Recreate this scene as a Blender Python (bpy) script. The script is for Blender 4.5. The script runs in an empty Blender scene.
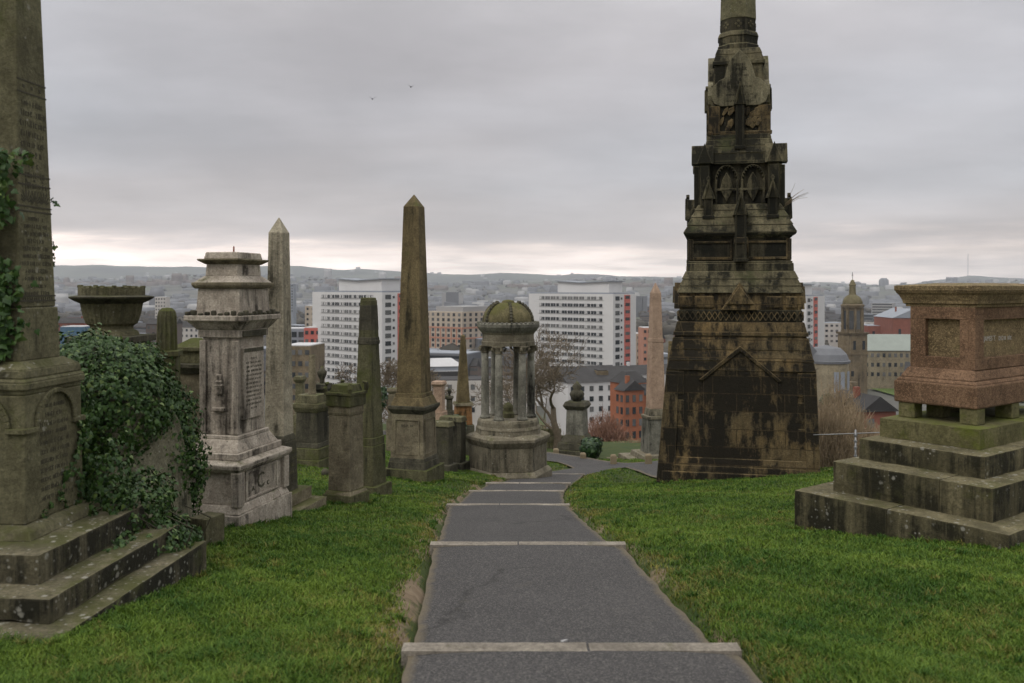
import bpy, bmesh, math, random
import numpy as np
from mathutils import Vector, Matrix, noise as mnoise

random.seed(7)
rng = np.random.default_rng(7)
R = math.radians
F, CX, HY = 900.0, 512.0, 287.0          # pinhole of the photograph: focal length in px, centre, horizon row

# ------------------------------------------------------------------ camera, world, sun
sc = bpy.context.scene
COL = sc.collection
cam_d = bpy.data.cameras.new('camera')
cam = bpy.data.objects.new('camera', cam_d); COL.objects.link(cam)
cam.location = (0, 0, 0); cam.rotation_euler = (R(90), 0, 0)
cam_d.sensor_width = 36; cam_d.lens = 36 * F / 1024
cam_d.shift_y = -(341.5 - HY) / 1024
cam_d.clip_start = 0.1; cam_d.clip_end = 40000
cam_d.dof.use_dof = True; cam_d.dof.focus_distance = 17; cam_d.dof.aperture_fstop = 2.2
sc.camera = cam
sc.view_settings.view_transform = 'Standard'; sc.view_settings.look = 'None'
sc.view_settings.exposure = 0.36; sc.view_settings.gamma = 1
sc.view_settings.use_curve_mapping = False
sc.cycles.max_bounces = 6; sc.cycles.diffuse_bounces = 3; sc.cycles.volume_bounces = 0
sc.cycles.transparent_max_bounces = 8
sc.cycles.use_denoising = True

SUN_EL, SUN_AZ = R(52), R(-140)          # azimuth clockwise from +Y: behind the camera, left
w = bpy.data.worlds.new('World'); sc.world = w; w.use_nodes = True
nt = w.node_tree; nt.nodes.clear(); N = nt.nodes; L = nt.links
wout = N.new('ShaderNodeOutputWorld'); bg = N.new('ShaderNodeBackground'); bg.inputs[1].default_value = 0.1
L.new(bg.outputs[0], wout.inputs[0])
sky = N.new('ShaderNodeTexSky'); sky.sky_type = 'NISHITA'; sky.sun_disc = False
sky.sun_elevation = SUN_EL; sky.sun_rotation = SUN_AZ
tc = N.new('ShaderNodeTexCoord'); sep = N.new('ShaderNodeSeparateXYZ'); L.new(tc.outputs['Generated'], sep.inputs[0])

def wmath(op, a, b=None):
    m = N.new('ShaderNodeMath'); m.operation = op
    for i, v in enumerate((a, b)):
        if v is None: continue
        if isinstance(v, (int, float)): m.inputs[i].default_value = v
        else: L.new(v, m.inputs[i])
    return m.outputs[0]
den = wmath('ADD', wmath('MAXIMUM', sep.outputs[2], 0.0), 0.16)
cxy = N.new('ShaderNodeCombineXYZ')
L.new(wmath('DIVIDE', sep.outputs[0], den), cxy.inputs[0]); L.new(wmath('DIVIDE', sep.outputs[1], den), cxy.inputs[1])
def wnoise(scale, detail, rough, off=(0, 0, 0), stretch=(1, 1, 1)):
    mp = N.new('ShaderNodeMapping'); mp.inputs['Location'].default_value = off; mp.inputs['Scale'].default_value = stretch
    L.new(cxy.outputs[0], mp.inputs[0])
    t = N.new('ShaderNodeTexNoise'); t.inputs['Scale'].default_value = scale; t.inputs['Detail'].default_value = detail
    t.inputs['Roughness'].default_value = rough; L.new(mp.outputs[0], t.inputs['Vector'])
    return t.outputs[0]
n_big = wnoise(0.6, 6, 0.55, (3.1, 7.7, 0), (1, 1, 1))
n_mid = wnoise(1.5, 7, 0.6, (1.3, 2.2, 0), (0.8, 1.3, 1))
n_blue = wnoise(0.3, 3, 0.5, (9.3, 4.1, 0), (1, 1, 1))
mpd = N.new('ShaderNodeMapping'); mpd.inputs['Scale'].default_value = (5, 5, 60); L.new(tc.outputs['Generated'], mpd.inputs[0])
tst = N.new('ShaderNodeTexNoise'); tst.inputs['Scale'].default_value = 1.0; tst.inputs['Detail'].default_value = 6; tst.inputs['Roughness'].default_value = .6; L.new(mpd.outputs[0], tst.inputs['Vector'])
n_str = tst.outputs[0]
elev = wmath('ADD', wmath('ADD', sep.outputs[2], wmath('MULTIPLY', wmath('SUBTRACT', n_mid, 0.5), 0.035)), wmath('MULTIPLY', wmath('SUBTRACT', n_str, 0.5), 0.045))
ramp = N.new('ShaderNodeValToRGB'); cr = ramp.color_ramp; cr.interpolation = 'B_SPLINE'
SKY_STOPS = [(0.0, (2.0, 1.74, 1.54)), (0.022, (2.2, 1.88, 1.66)), (0.036, (1.9, 1.60, 1.42)), (0.045, (.90, .78, .73)),
         (0.060, (.485, .445, .435)), (0.12, (.405, .380, .380)), (0.20, (.405, .386, .395)), (0.34, (.445, .428, .438)), (0.6, (1.0, .98, .97)), (1.0, (1.35, 1.33, 1.31))]
cr.elements[0].position = SKY_STOPS[0][0]; cr.elements[1].position = SKY_STOPS[-1][0]
for p_, c_ in SKY_STOPS[1:-1]: cr.elements.new(p_)
for e_, (p_, c_) in zip(cr.elements, SKY_STOPS): e_.color = (*(v / 6 for v in c_), 1)     # the ramp holds sixths: its colours stop at 1
L.new(elev, ramp.inputs[0])
def wmix(mode, fac, a, b):
    m = N.new('ShaderNodeMix'); m.data_type = 'RGBA'; m.blend_type = mode
    if isinstance(fac, (int, float)): m.inputs[0].default_value = fac
    else: L.new(fac, m.inputs[0])
    for i, v in ((6, a), (7, b)):
        if isinstance(v, tuple): m.inputs[i].default_value = (*v, 1)
        else: L.new(v, m.inputs[i])
    return m.outputs[2]
def wrange(v, a, b, c, d):
    m = N.new('ShaderNodeMapRange'); L.new(v, m.inputs[0])
    for i, x in enumerate((a, b, c, d)): m.inputs[i + 1].default_value = x
    return m.outputs[0]
glow = wrange(sep.outputs[0], -.35, .45, 1.1, .45)
glc = N.new('ShaderNodeCombineColor')
low = wrange(sep.outputs[2], .035, .075, 0, 1)
glf = wmath('ADD', wmath('MULTIPLY', wmath('MULTIPLY', glow, wrange(n_str, .40, .62, .62, 1.12)), wmath('SUBTRACT', 1.0, low)), low)
for i in range(3): L.new(glf, glc.inputs[i])
rampc = wmix('MULTIPLY', 1.0, ramp.outputs[0], glc.outputs[0])
blue = wmix('MIX', wrange(n_blue, .42, .60, 0, .65), rampc, (.395 / 6, .415 / 6, .45 / 6))
upm = wrange(sep.outputs[2], .055, .12, 0, 1)
blue2 = wmix('MIX', upm, rampc, blue)
shade = wmath('MULTIPLY', wrange(n_big, .37, .63, .85, 1.13), wrange(n_mid, .36, .64, .94, 1.06))
shc = N.new('ShaderNodeCombineColor')
for i in range(3): L.new(shade, shc.inputs[i])
cl = wmix('MULTIPLY', 1.0, blue2, shc.outputs[0])
cl10 = wmix('MULTIPLY', 1.0, cl, (63, 63, 63))
nis = wmix('MIX', 0.95, sky.outputs[0], cl10)     # thick cloud over a clear Nishita sky
L.new(nis, bg.inputs[0])

sun_d = bpy.data.lights.new('sun', 'SUN'); sun_d.energy = 0.8; sun_d.angle = R(22); sun_d.color = (1, .95, .88)
sun = bpy.data.objects.new('sun', sun_d); COL.objects.link(sun)
sun.rotation_euler = (math.pi / 2 - SUN_EL, 0, math.pi - SUN_AZ)

# ------------------------------------------------------------------ materials
def clampc(c): return tuple(min(1, max(0, x)) for x in c)

class NT:
    def __init__(s, name):
        s.m = bpy.data.materials.new(name); s.m.use_nodes = True
        s.t = s.m.node_tree; s.t.nodes.clear(); s.N = s.t.nodes; s.L = s.t.links
        s.out = s.N.new('ShaderNodeOutputMaterial'); s.b = s.N.new('ShaderNodeBsdfPrincipled')
        s.L.new(s.b.outputs[0], s.out.inputs[0])
        s.b.inputs['Specular IOR Level'].default_value = 0.25
        s.geo = s.N.new('ShaderNodeNewGeometry'); s.tc = s.N.new('ShaderNodeTexCoord')
    def set(s, key, v):
        if isinstance(v, (int, float)): s.b.inputs[key].default_value = v
        elif isinstance(v, tuple): s.b.inputs[key].default_value = (*v, 1)
        else: s.L.new(v, s.b.inputs[key])
    def mapping(s, vec, scale=(1, 1, 1), loc=(0, 0, 0), rot=(0, 0, 0)):
        m = s.N.new('ShaderNodeMapping'); m.inputs['Scale'].default_value = scale
        m.inputs['Location'].default_value = loc; m.inputs['Rotation'].default_value = rot
        s.L.new(vec, m.inputs[0]); return m.outputs[0]
    def noise(s, vec, scale, detail=6, rough=.6, out=0):
        t = s.N.new('ShaderNodeTexNoise'); t.inputs['Scale'].default_value = scale
        t.inputs['Detail'].default_value = detail; t.inputs['Roughness'].default_value = rough
        s.L.new(vec, t.inputs['Vector']); return t.outputs[out]
    def voro(s, vec, scale, feature='F1', out='Distance'):
        t = s.N.new('ShaderNodeTexVoronoi'); t.feature = feature; t.inputs['Scale'].default_value = scale
        s.L.new(vec, t.inputs['Vector']); return t.outputs[out]
    def rng(s, v, a, b, c=0., d=1.):
        m = s.N.new('ShaderNodeMapRange'); s.L.new(v, m.inputs[0])
        for i, x in enumerate((a, b, c, d)): m.inputs[i + 1].default_value = x
        return m.outputs[0]
    def mix(s, fac, a, b, mode='MIX'):
        m = s.N.new('ShaderNodeMix'); m.data_type = 'RGBA'; m.blend_type = mode
        if isinstance(fac, (int, float)): m.inputs[0].default_value = fac
        else: s.L.new(fac, m.inputs[0])
        for i, v in ((6, a), (7, b)):
            if isinstance(v, tuple): m.inputs[i].default_value = (*v, 1)
            else: s.L.new(v, m.inputs[i])
        return m.outputs[2]
    def math(s, op, a, b=None):
        m = s.N.new('ShaderNodeMath'); m.operation = op
        for i, v in enumerate((a, b)):
            if v is None: continue
            if isinstance(v, (int, float)): m.inputs[i].default_value = v
            else: s.L.new(v, m.inputs[i])
        return m.outputs[0]
    def sep(s, v):
        x = s.N.new('ShaderNodeSeparateXYZ'); s.L.new(v, x.inputs[0]); return x.outputs
    def comb(s, x, y, z):
        c = s.N.new('ShaderNodeCombineXYZ')
        for i, v in enumerate((x, y, z)):
            if isinstance(v, (int, float)): c.inputs[i].default_value = v
            else: s.L.new(v, c.inputs[i])
        return c.outputs[0]
    def bump(s, h, strength=.5, dist=.02, normal=None):
        b = s.N.new('ShaderNodeBump'); b.inputs['Strength'].default_value = strength; b.inputs['Distance'].default_value = dist
        s.L.new(h, b.inputs['Height'])
        if normal is not None: s.L.new(normal, b.inputs['Normal'])
        s.L.new(b.outputs[0], s.b.inputs['Normal']); return b.outputs[0]

DK = .66
def stone(name, base, light, dark, moss=(.075, .08, .022), stain=.5, mossy=.3, lichen=.0, grain=0., bump=.5, ashlar=None, sc_=1.0, rough=.92, mosstop=.5, warm=True, wash=.5, edge=.35, run=.38):
    """weathered masonry: blotched stone, soot runs and patches washed off the ledges, algae, lichen, worn arrises"""
    WM = (1.0, 1.0, .87) if warm else (1.02, 1, .95)
    base = tuple(v * DK * .95 * q for v, q in zip(base, WM)); light = tuple(v * DK * 1.62 * q for v, q in zip(light, WM)); dark = tuple(v * .40 * q for v, q in zip(dark, WM)); moss = tuple(v * .9 for v in moss)
    s = NT(name); P = s.geo.outputs['Position']; nz = s.sep(s.geo.outputs['Normal'])[2]
    n1 = s.noise(P, 1.9 * sc_, 10, .68); n4 = s.noise(P, 5.2 * sc_, 9, .72); fine = s.noise(P, 30 * sc_, 8, .78)
    col = s.mix(s.rng(s.math('ADD', s.math('MULTIPLY', n1, .6), s.math('MULTIPLY', n4, .4)), .42, .60), base, light)
    col = s.mix(s.rng(fine, .40, .66, .0, .7), col, tuple(x * .42 for x in base))
    if ashlar:
        o = s.sep(s.tc.outputs['Object']); bt = s.N.new('ShaderNodeTexBrick')
        bt.inputs['Scale'].default_value = 1; bt.inputs['Brick Width'].default_value = ashlar[0]; bt.inputs['Row Height'].default_value = ashlar[1]
        bt.inputs['Mortar Size'].default_value = .011; bt.inputs['Mortar Smooth'].default_value = .3
        bt.inputs['Color1'].default_value = (.6, .6, .6, 1); bt.inputs['Color2'].default_value = (1.25, 1.15, 1, 1); bt.inputs['Mortar'].default_value = (.2, .18, .16, 1)
        s.L.new(s.comb(s.math('ADD', o[0], s.math('MULTIPLY', o[1], .93)), o[2], 0.), bt.inputs['Vector'])
        col = s.mix(.85, col, bt.outputs['Color'], 'MULTIPLY')
    st1 = s.noise(s.mapping(P, (4.2, 4.2, run)), 1.0 * sc_, 9, .7)
    st2 = s.noise(P, .95 * sc_, 8, .66)
    up = s.rng(nz, .15, .75, 0, 1)
    sm_ = s.math('SUBTRACT', s.math('ADD', s.math('ADD', s.math('MULTIPLY', st1, .42), s.math('MULTIPLY', st2, .40)), s.math('MULTIPLY', n4, .18)), s.math('MULTIPLY', up, .10 * wash))
    if ashlar: sm_ = s.math('ADD', sm_, s.math('MULTIPLY', s.math('SUBTRACT', s.sep(bt.outputs['Color'])[0], .9), .11))
    lo = .615 - .235 * stain
    col = s.mix(s.rng(sm_, lo, lo + .085, 0, .96), col, dark)
    mo = s.noise(P, 1.6 * sc_, 9, .72)
    mm = s.rng(s.math('ADD', mo, s.math('MULTIPLY', up, .25 * mosstop)), .72 - .32 * mossy, .86 - .32 * mossy, 0, .88)
    col = s.mix(mm, col, moss)
    bv = s.N.new('ShaderNodeBevel'); bv.samples = 3; bv.inputs['Radius'].default_value = .03; dt = s.N.new('ShaderNodeVectorMath'); dt.operation = 'DOT_PRODUCT'
    s.L.new(bv.outputs[0], dt.inputs[0]); s.L.new(s.geo.outputs['True Normal'], dt.inputs[1])
    col = s.mix(s.math('MULTIPLY', s.rng(dt.outputs['Value'], .80, .985, edge, 0), s.rng(n4, .35, .6)), col, tuple(min(1, v * 1.25) for v in light))
    if lichen > 0:
        v = s.voro(P, 17 * sc_); ln = s.noise(P, 3.1, 4, .6)
        v2 = s.voro(s.mapping(P, (1, 1, 1), (3, 1, 2)), 7.5 * sc_); lj = s.math('MULTIPLY', s.noise(P, 21, 4, .7), .35)
        lm = s.math('MULTIPLY', s.math('MAXIMUM', s.rng(v, .10, .24, 1, 0), s.rng(s.math('ADD', v2, lj), .30, .40, 1, 0)), s.rng(s.math('ADD', ln, s.math('MULTIPLY', up, .07)), .58 - .2 * lichen, .68 - .2 * lichen))
        col = s.mix(s.math('MULTIPLY', lm, .75), col, (.34, .33, .28))
    if grain > 0:
        g = s.voro(P, 95, 'F1', 'Color'); gs = s.sep(g)
        col = s.mix(s.rng(gs[0], .55, .9, 0, grain), col, tuple(x * .25 for x in base))
        col = s.mix(s.rng(gs[1], .7, .95, 0, grain), col, tuple(min(1, x * 1.6) for x in light))
    pit = s.noise(P, 9 * sc_, 7, .74); col = s.mix(s.rng(pit, .58, .68, 0, .6), col, tuple(v * 1.5 for v in dark))
    s.set('Base Color', col); s.set('Roughness', rough)
    s.bump(s.math('ADD', pit, s.math('MULTIPLY', fine, .6)), min(1, bump * 1.6), .03)
    return s.m

def plain(name, c, rough=.8, var=.15, scale=3., metal=0., spec=.25):
    s = NT(name); n = s.noise(s.geo.outputs['Position'], scale, 6, .65)
    s.set('Base Color', s.mix(s.rng(n, .3, .7), tuple(x * (1 - var) for x in c), clampc(tuple(x * (1 + var) for x in c))))
    s.set('Roughness', rough); s.set('Metallic', metal); s.b.inputs['Specular IOR Level'].default_value = spec
    return s.m

M = {}
M['grey_mossy'] = stone('lichened grey sandstone', (.165, .150, .095), (.21, .195, .13), (.045, .043, .028), stain=.42, mossy=.45, lichen=.25)
M['step_dark'] = stone('weathered step stone', (.15, .135, .09), (.24, .21, .155), (.035, .034, .022), stain=.82, wash=1.8, mossy=.40, lichen=.75)  # rain washed tops, dark fronts: partly skylight contrast put into the stain
M['pale'] = stone('pale freestone', (.52, .455, .385), (.62, .56, .485), (.085, .07, .055), warm=False, stain=.56, mossy=.12, mosstop=.6, sc_=1.3)
M['pale_tall'] = stone('pale streaked obelisk stone', (.42, .37, .31), (.50, .45, .385), (.085, .075, .055), stain=.42, mossy=.15)
M['buff'] = stone('buff pedestal stone', (.22, .185, .14), (.29, .25, .19), (.06, .052, .036), stain=.35, mossy=.36, mosstop=.9)
M['moss_obelisk'] = stone('algae streaked sandstone', (.17, .13, .075), (.23, .18, .105), (.05, .043, .025), moss=(.085, .09, .025), stain=.5, mossy=.42)
M['green_stone'] = stone('green algae stone', (.13, .125, .07), (.17, .16, .10), (.035, .036, .02), moss=(.075, .085, .02), stain=.5, mossy=.6, mosstop=.7)
M['dark_stone'] = stone('soot dark stone', (.085, .078, .062), (.13, .12, .095), (.025, .025, .018), stain=.45, mossy=.4)
M['rot_stone'] = stone('rotunda sandstone', (.235, .205, .165), (.31, .275, .225), (.06, .055, .04), stain=.48, mossy=.25, lichen=.2, ashlar=None)
M['rot_dark'] = stone('rotunda sooty column stone', (.21, .20, .185), (.29, .28, .26), (.04, .04, .035), stain=.45, mossy=.2)
M['dome'] = stone('mossy dome stone', (.17, .15, .085), (.22, .19, .11), (.05, .045, .03), moss=(.10, .10, .025), stain=.55, mossy=.52, mosstop=.5)
M['soot'] = stone('sooty ochre sandstone', (.25, .185, .105), (.31, .24, .145), (.024, .022, .018), moss=(.075, .075, .03), stain=.80, mossy=.2, ashlar=(1.05, .40), bump=.7, run=1.1)
M['soot_green'] = stone('sooty green carved stone', (.19, .165, .11), (.25, .22, .15), (.024, .024, .018), moss=(.07, .075, .032), stain=.84, wash=.75, mossy=.34, bump=.7)
M['plaque'] = stone('weathered plaque stone', (.24, .215, .155), (.30, .27, .20), (.03, .028, .02), stain=.58, mossy=.25, bump=.6)
M['recess_dark'] = stone('darker recess stone', (.08, .07, .05), (.13, .115, .08), (.018, .018, .014), stain=.85, mossy=.2)  # soot stain over a darker base, for contrast in recesses and pinnacle shafts
M['granite'] = stone('red brown granite', (.20, .118, .078), (.26, .16, .11), (.07, .045, .032), moss=(.13, .105, .05), stain=.25, mossy=.18, grain=.36, bump=.35, mosstop=.3)
M['granite_top'] = stone('weathered granite cornice', (.22, .16, .095), (.31, .23, .14), (.07, .05, .03), moss=(.14, .125, .05), stain=.3, mossy=.4, grain=.42, bump=.4)
M['tomb_step'] = stone('tomb step stone', (.165, .145, .088), (.23, .20, .13), (.04, .038, .022), moss=(.085, .088, .022), stain=.74, wash=1.7, mossy=.46, lichen=.35, mosstop=.2)  # treads lighter than risers: weathering plus sky shading painted into the stain
M['tomb_step_green'] = stone('green tomb step stone', (.16, .15, .07), (.20, .18, .10), (.05, .05, .022), moss=(.115, .135, .018), stain=.35, mossy=.72, mosstop=.3)
M['pink'] = stone('pink granite', (.50, .35, .285), (.50, .36, .30), (.3, .2, .16), stain=.12, mossy=.0, grain=.3)
M['orange_stone'] = stone('orange sandstone', (.33, .16, .07), (.42, .22, .11), (.10, .07, .03), stain=.4, mossy=.2)
M['letters'] = plain('engraved letters', (.058, .053, .038), .95)
M['letters_pale'] = plain('pale filled letters', (.42, .40, .37), .9)
M['slab_pale'] = stone('blotched pale slab', (.215, .20, .15), (.29, .27, .21), (.06, .06, .04), stain=.42, mossy=.35, lichen=.5)
M['kerb'] = stone('pale concrete edging', (.34, .305, .26), (.38, .345, .295), (.2, .17, .13), warm=False, stain=.2, mossy=.08, bump=.6)
M['wood'] = plain('weathered timber', (.20, .16, .10), .9)
M['steel'] = plain('galvanised steel', (.27, .27, .27), .5, .1, 5, .7)
M['bark'] = plain('bare winter bark', (.16, .128, .09), .95, .3, 6)
M['twig'] = plain('brown twigs', (.27, .205, .13), .95, .3, 2)
M['twig_red'] = plain('reddish bare twigs', (.24, .135, .095), .95, .3, 2)
M['bird'] = plain('dark plumage', (.03, .03, .035), .8)
# town
M['render'] = plain('white render', (.60, .59, .58), .85, .05, .2)
M['render2'] = plain('off white roughcast', (.50, .47, .43), .9, .1, .3)
def mat_glass():
    s = NT('dark window glass'); oi = s.N.new('ShaderNodeObjectInfo'); n = s.noise(s.geo.outputs['Position'], .45, 3, .6)
    r_ = s.math('ADD', s.math('MULTIPLY', oi.outputs['Random'], .7), s.math('MULTIPLY', n, .5))
    c = s.mix(s.rng(r_, .55, 1.0), (.025, .03, .035), (.17, .17, .165)); s.set('Base Color', c); s.set('Roughness', .2); s.b.inputs['Specular IOR Level'].default_value = .5; return s.m
M['glass'] = mat_glass()
M['panel_red'] = plain('red balcony panel', (.52, .15, .12), .8, .1)
M['orange_brick'] = plain('orange brick', (.31, .115, .06), .9, .15, .5)
M['orange_band'] = plain('salmon brick band', (.44, .22, .15), .9, .1, .3)
M['red_brick'] = plain('red brick', (.23, .085, .058), .9, .15, .4)
M['slate'] = plain('slate roof', (.045, .043, .042), .8, .25, .5)
M['lead'] = plain('grey lead roof', (.15, .155, .165), .65, .12, .3)
M['copper'] = plain('pale green grey roof', (.29, .32, .285), .8, .08, .3)
M['beige'] = plain('beige cladding', (.44, .37, .29), .9, .1, .2)
M['sand'] = stone('blond town sandstone', (.40, .335, .25), (.40, .34, .26), (.22, .18, .13), stain=.3, mossy=.05, sc_=.18, bump=.2)
M['brownstone'] = stone('brown town sandstone', (.24, .19, .135), (.27, .21, .15), (.08, .065, .05), stain=.45, mossy=.05, sc_=.18, bump=.2)
M['paleroof'] = plain('pale flat roof', (.52, .52, .52), .8, .1, .2)
M['bluegrey'] = plain('blue grey cladding', (.26, .28, .31), .8, .1, .2)
M['bluebox'] = plain('blue cladding', (.07, .14, .21), .7, .1, .2)
M['greyfar'] = plain('far grey wall', (.15, .155, .165), .9, .2, .02)
M['brownfar'] = plain('far brown wall', (.13, .105, .09), .9, .2, .02)
M['whitefar'] = plain('far white wall', (.33, .325, .32), .9, .1, .02)
M['wood_far'] = plain('far bare woods', (.075, .068, .055), .95, .35, .02)
M['dome_town'] = stone('mossy town dome', (.20, .17, .10), (.22, .19, .12), (.11, .09, .05), stain=.3, mossy=.3, sc_=.4)

# ------------------------------------------------------------------ terrain
STEPS = [(5.93, -2.36), (10.2, -2.90), (16.2, -3.91), (20.9, -4.73), (23.3, -5.07), (30.0, -6.23)]
BY = np.array([-30, -5, 0, 5.93, 10.2, 16.2, 20.9, 23.3, 30, 36, 45, 55, 62, 75, 110, 180, 300, 3000], float)
BZ = np.array([.5, -1.0, -1.6, -2.36, -2.90, -3.91, -4.73, -5.07, -6.23, -7.2, -8.5, -9.6, -10.6, -15, -30, -43, -45, -55], float)
PY = np.array([-10, 0, 5.93, 10.2, 16.2, 20.9, 23.3, 30, 34, 38], float)
PX = np.array([.8, .65, .385, .18, -.07, .10, .42, 1.33, 2.4, 4.0], float)
HX = np.array([-600, 0, 50, 100, 150, 200, 300, 340, 360, 390, 430, 470, 500, 540, 560, 575, 620, 670, 740, 800, 820, 860, 900, 930, 970, 1024, 1600], float)
HYY = np.array([268, 267, 266, 265, 267, 267, 266, 270, 269, 271, 273, 275, 273, 274, 276, 273.5, 276, 277, 280, 283, 282, 284, 286, 281, 275.5, 279, 280], float)

def sm(t): t = np.clip(t, 0, 1); return t * t * (3 - 2 * t)
def vn(x, y, f, seed=0):                                   # cheap smooth noise from sines, -1..1
    return (np.sin(x * f * 1.7 + seed) * np.cos(y * f * 1.3 + seed * 2.1) + .6 * np.sin(x * f * 3.9 + y * f * 2.7 + seed) + .4 * np.cos(y * f * 6.1 - x * f * 4.3 + seed * 3)) / 2
def ground(x, y):
    x = np.asarray(x, float); y = np.asarray(y, float)
    z = np.interp(y, BY, BZ)
    d = x - np.interp(y, PY, PX)
    near = 1 - sm((y - 60) / 30)
    dl = np.clip(-d - 1.3, 0, 9); z = z + near * np.clip((y - 10) / 12, 0, 1) * .13 * dl
    dr = np.clip(d - 1.2, 0, 7)
    rr = (.030 + .052 * sm((y - 11) / 8)) * dr * (1 - sm((y - 22.5) / 9))
    z = z + near * rr
    z = z - 9 * sm((y - 24) / 22) * sm((x - 8.5) / 7) * near
    z = z + near * (.025 * vn(x, y, 1.1, 1) + .05 * vn(x, y, .35, 2)) * sm((np.abs(d) - 1.0) / .8)
    # shoulder of turf beside the path, and the trench the path lies in
    z = z + near * .025 * np.exp(-((np.abs(d) - 1.7) / .3) ** 2) - .055 * near * np.exp(-(d / 1.6) ** 4)
    z = z - .85 * near * sm((d - 1.2) / 1.9) * sm((y - 20.6) / 7) * (1 - sm((y - 31) / 6))
    inn = (1 - sm((np.abs(d) - 1.02) / .16)) * (1 - sm((y - 37) / 2)) * (y < 40)
    z = z - .13 * inn
    # far country
    r = np.maximum(y, 1.0)
    px = CX + F * x / r
    ridge = np.interp(px, HX, HYY)
    wob = vn(px, px * 0 + 1, .035, 4) * .9 + vn(px, px * 0 + 3, .11, 6) * .35
    z2 = (HY - ridge - wob * .6) / F * 9000
    mid = 281.5 + 2.2 * np.sin(px / 60 + .5) + wob
    mid = np.where(px < 420, mid - 4 * sm((420 - px) / 200), mid) + 2.5 * sm((px - 600) / 150)
    z1 = (HY - mid) / F * 5200
    far = np.where(y < 5200, -55 + (z1 + 55) * sm((y - 2600) / 2600), np.where(y < 6300, z1 - (z1 + 25) * .35 * sm((y - 5200) / 1100), 0))
    zz = z1 - (z1 + 25) * .35
    far = np.where(y >= 6300, zz + (z2 - zz) * sm((y - 6300) / 2700), far)
    far = np.where(y > 9000, z2 - (y - 9000) * .05, far)
    z = np.where(y > 2600, far, z)
    return z
def gz(x, y): return float(ground(x, y))
def P(px, py, Y): return Vector(((px - CX) / F * Y, Y, (HY - py) / F * Y))
def hit(px, py, y0=4.0, y1=70.0):                          # where the sight line of a pixel meets the ground
    ys = np.arange(y0, y1, .02); g = ground((px - CX) / F * ys, ys); k = np.nonzero((HY - py) / F * ys <= g)[0]
    Y = float(ys[k[0]]) if len(k) else y1
    return (px - CX) / F * Y, Y

def setp(o, label=None, cat=None, group=None, kind=None):
    if label: o['label'] = label
    if cat: o['category'] = cat
    if group: o['group'] = group
    if kind: o['kind'] = kind
    return o
def link_mesh(name, verts, faces, mat, parent=None, smooth=False):
    me = bpy.data.meshes.new(name); me.from_pydata([tuple(v) for v in verts], [], faces); me.update()
    if mat: me.materials.append(mat)
    o = bpy.data.objects.new(name, me); COL.objects.link(o)
    if parent: o.parent = parent
    if smooth: me.polygons.foreach_set('use_smooth', [True] * len(me.polygons))
    return o
def np_mesh(name, co, quads, mat, tris=None):
    me = bpy.data.meshes.new(name); nv = len(co)
    me.vertices.add(nv); me.vertices.foreach_set('co', np.ascontiguousarray(co, dtype=np.float32).ravel())
    fs = []; sizes = []
    if quads is not None and len(quads): fs.append(np.asarray(quads).ravel()); sizes += [4] * len(quads)
    if tris is not None and len(tris): fs.append(np.asarray(tris).ravel()); sizes += [3] * len(tris)
    idx = np.concatenate(fs).astype(np.int32); me.loops.add(len(idx)); me.loops.foreach_set('vertex_index', idx)
    sizes = np.array(sizes, np.int32); st = np.concatenate([[0], np.cumsum(sizes)[:-1]]).astype(np.int32)
    me.polygons.add(len(sizes)); me.polygons.foreach_set('loop_start', st)
    me.update(calc_edges=True); me.validate()
    if mat: me.materials.append(mat)
    o = bpy.data.objects.new(name, me); COL.objects.link(o); return o
def empty(name, loc, rz=0, label=None, cat=None, group=None):
    o = bpy.data.objects.new(name, None); COL.objects.link(o); o.location = loc; o.rotation_euler = (0, 0, rz)
    o.empty_display_size = .2
    return setp(o, label, cat, group)
def dup(root, loc=None, rz=None, label=None):
    c = root.copy(); COL.objects.link(c)
    if loc is not None: c.location = loc
    if rz is not None: c.rotation_euler = (0, 0, rz)
    if label: c['label'] = label
    for ch in list(root.children):
        k = ch.copy(); COL.objects.link(k); k.parent = c
        for g in list(ch.children):
            d = g.copy(); COL.objects.link(d); d.parent = k
    return c

# ---- ground material
def mat_ground():
    s = NT('ground'); Pn = s.geo.outputs['Position']; x, y, z = s.sep(Pn)
    n = s.noise(Pn, .9, 8, .65); n2 = s.noise(Pn, 7, 6, .7); n3 = s.noise(Pn, .25, 4, .5)
    turf = s.mix(s.rng(n, .35, .65), (.024, .046, .008), (.052, .066, .014))
    turf = s.mix(s.rng(n2, .5, .8, 0, .6), turf, (.10, .085, .035))
    soil = s.mix(s.rng(n2, .3, .7), (.12, .085, .052), (.21, .16, .105))
    at = s.N.new('ShaderNodeAttribute'); at.attribute_name = 'soil'
    near = s.mix(s.rng(s.math('ADD', at.outputs['Fac'], s.math('MULTIPLY', s.math('SUBTRACT', n2, .5), .5)), .42, .58), turf, soil)
    town = s.mix(s.rng(s.noise(Pn, .012, 7, .65), .38, .62), (.055, .058, .042), (.13, .125, .115))
    town = s.mix(s.rng(s.noise(Pn, .006, 4, .6), .55, .65), town, (.075, .10, .035))
    hill = s.mix(s.rng(s.noise(Pn, .0022, 8, .62), .42, .58), (.04, .046, .034), (.085, .092, .06))
    c = s.mix(s.rng(y, 66, 90), near, town); c = s.mix(s.rng(y, 3800, 5200), c, hill)
    s.set('Base Color', c); s.set('Roughness', .95)
    s.bump(s.math('MULTIPLY', n2, s.rng(y, 40, 60, 1, 0)), .6, .04)
    return s.m
az = np.concatenate([np.linspace(-180, -64, 24, endpoint=False), np.linspace(-64, 64, 260), np.linspace(64, 180, 25)[1:]]) * math.pi / 180
rad = np.concatenate([[0.02], np.geomspace(.5, 11500, 640)])
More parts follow.
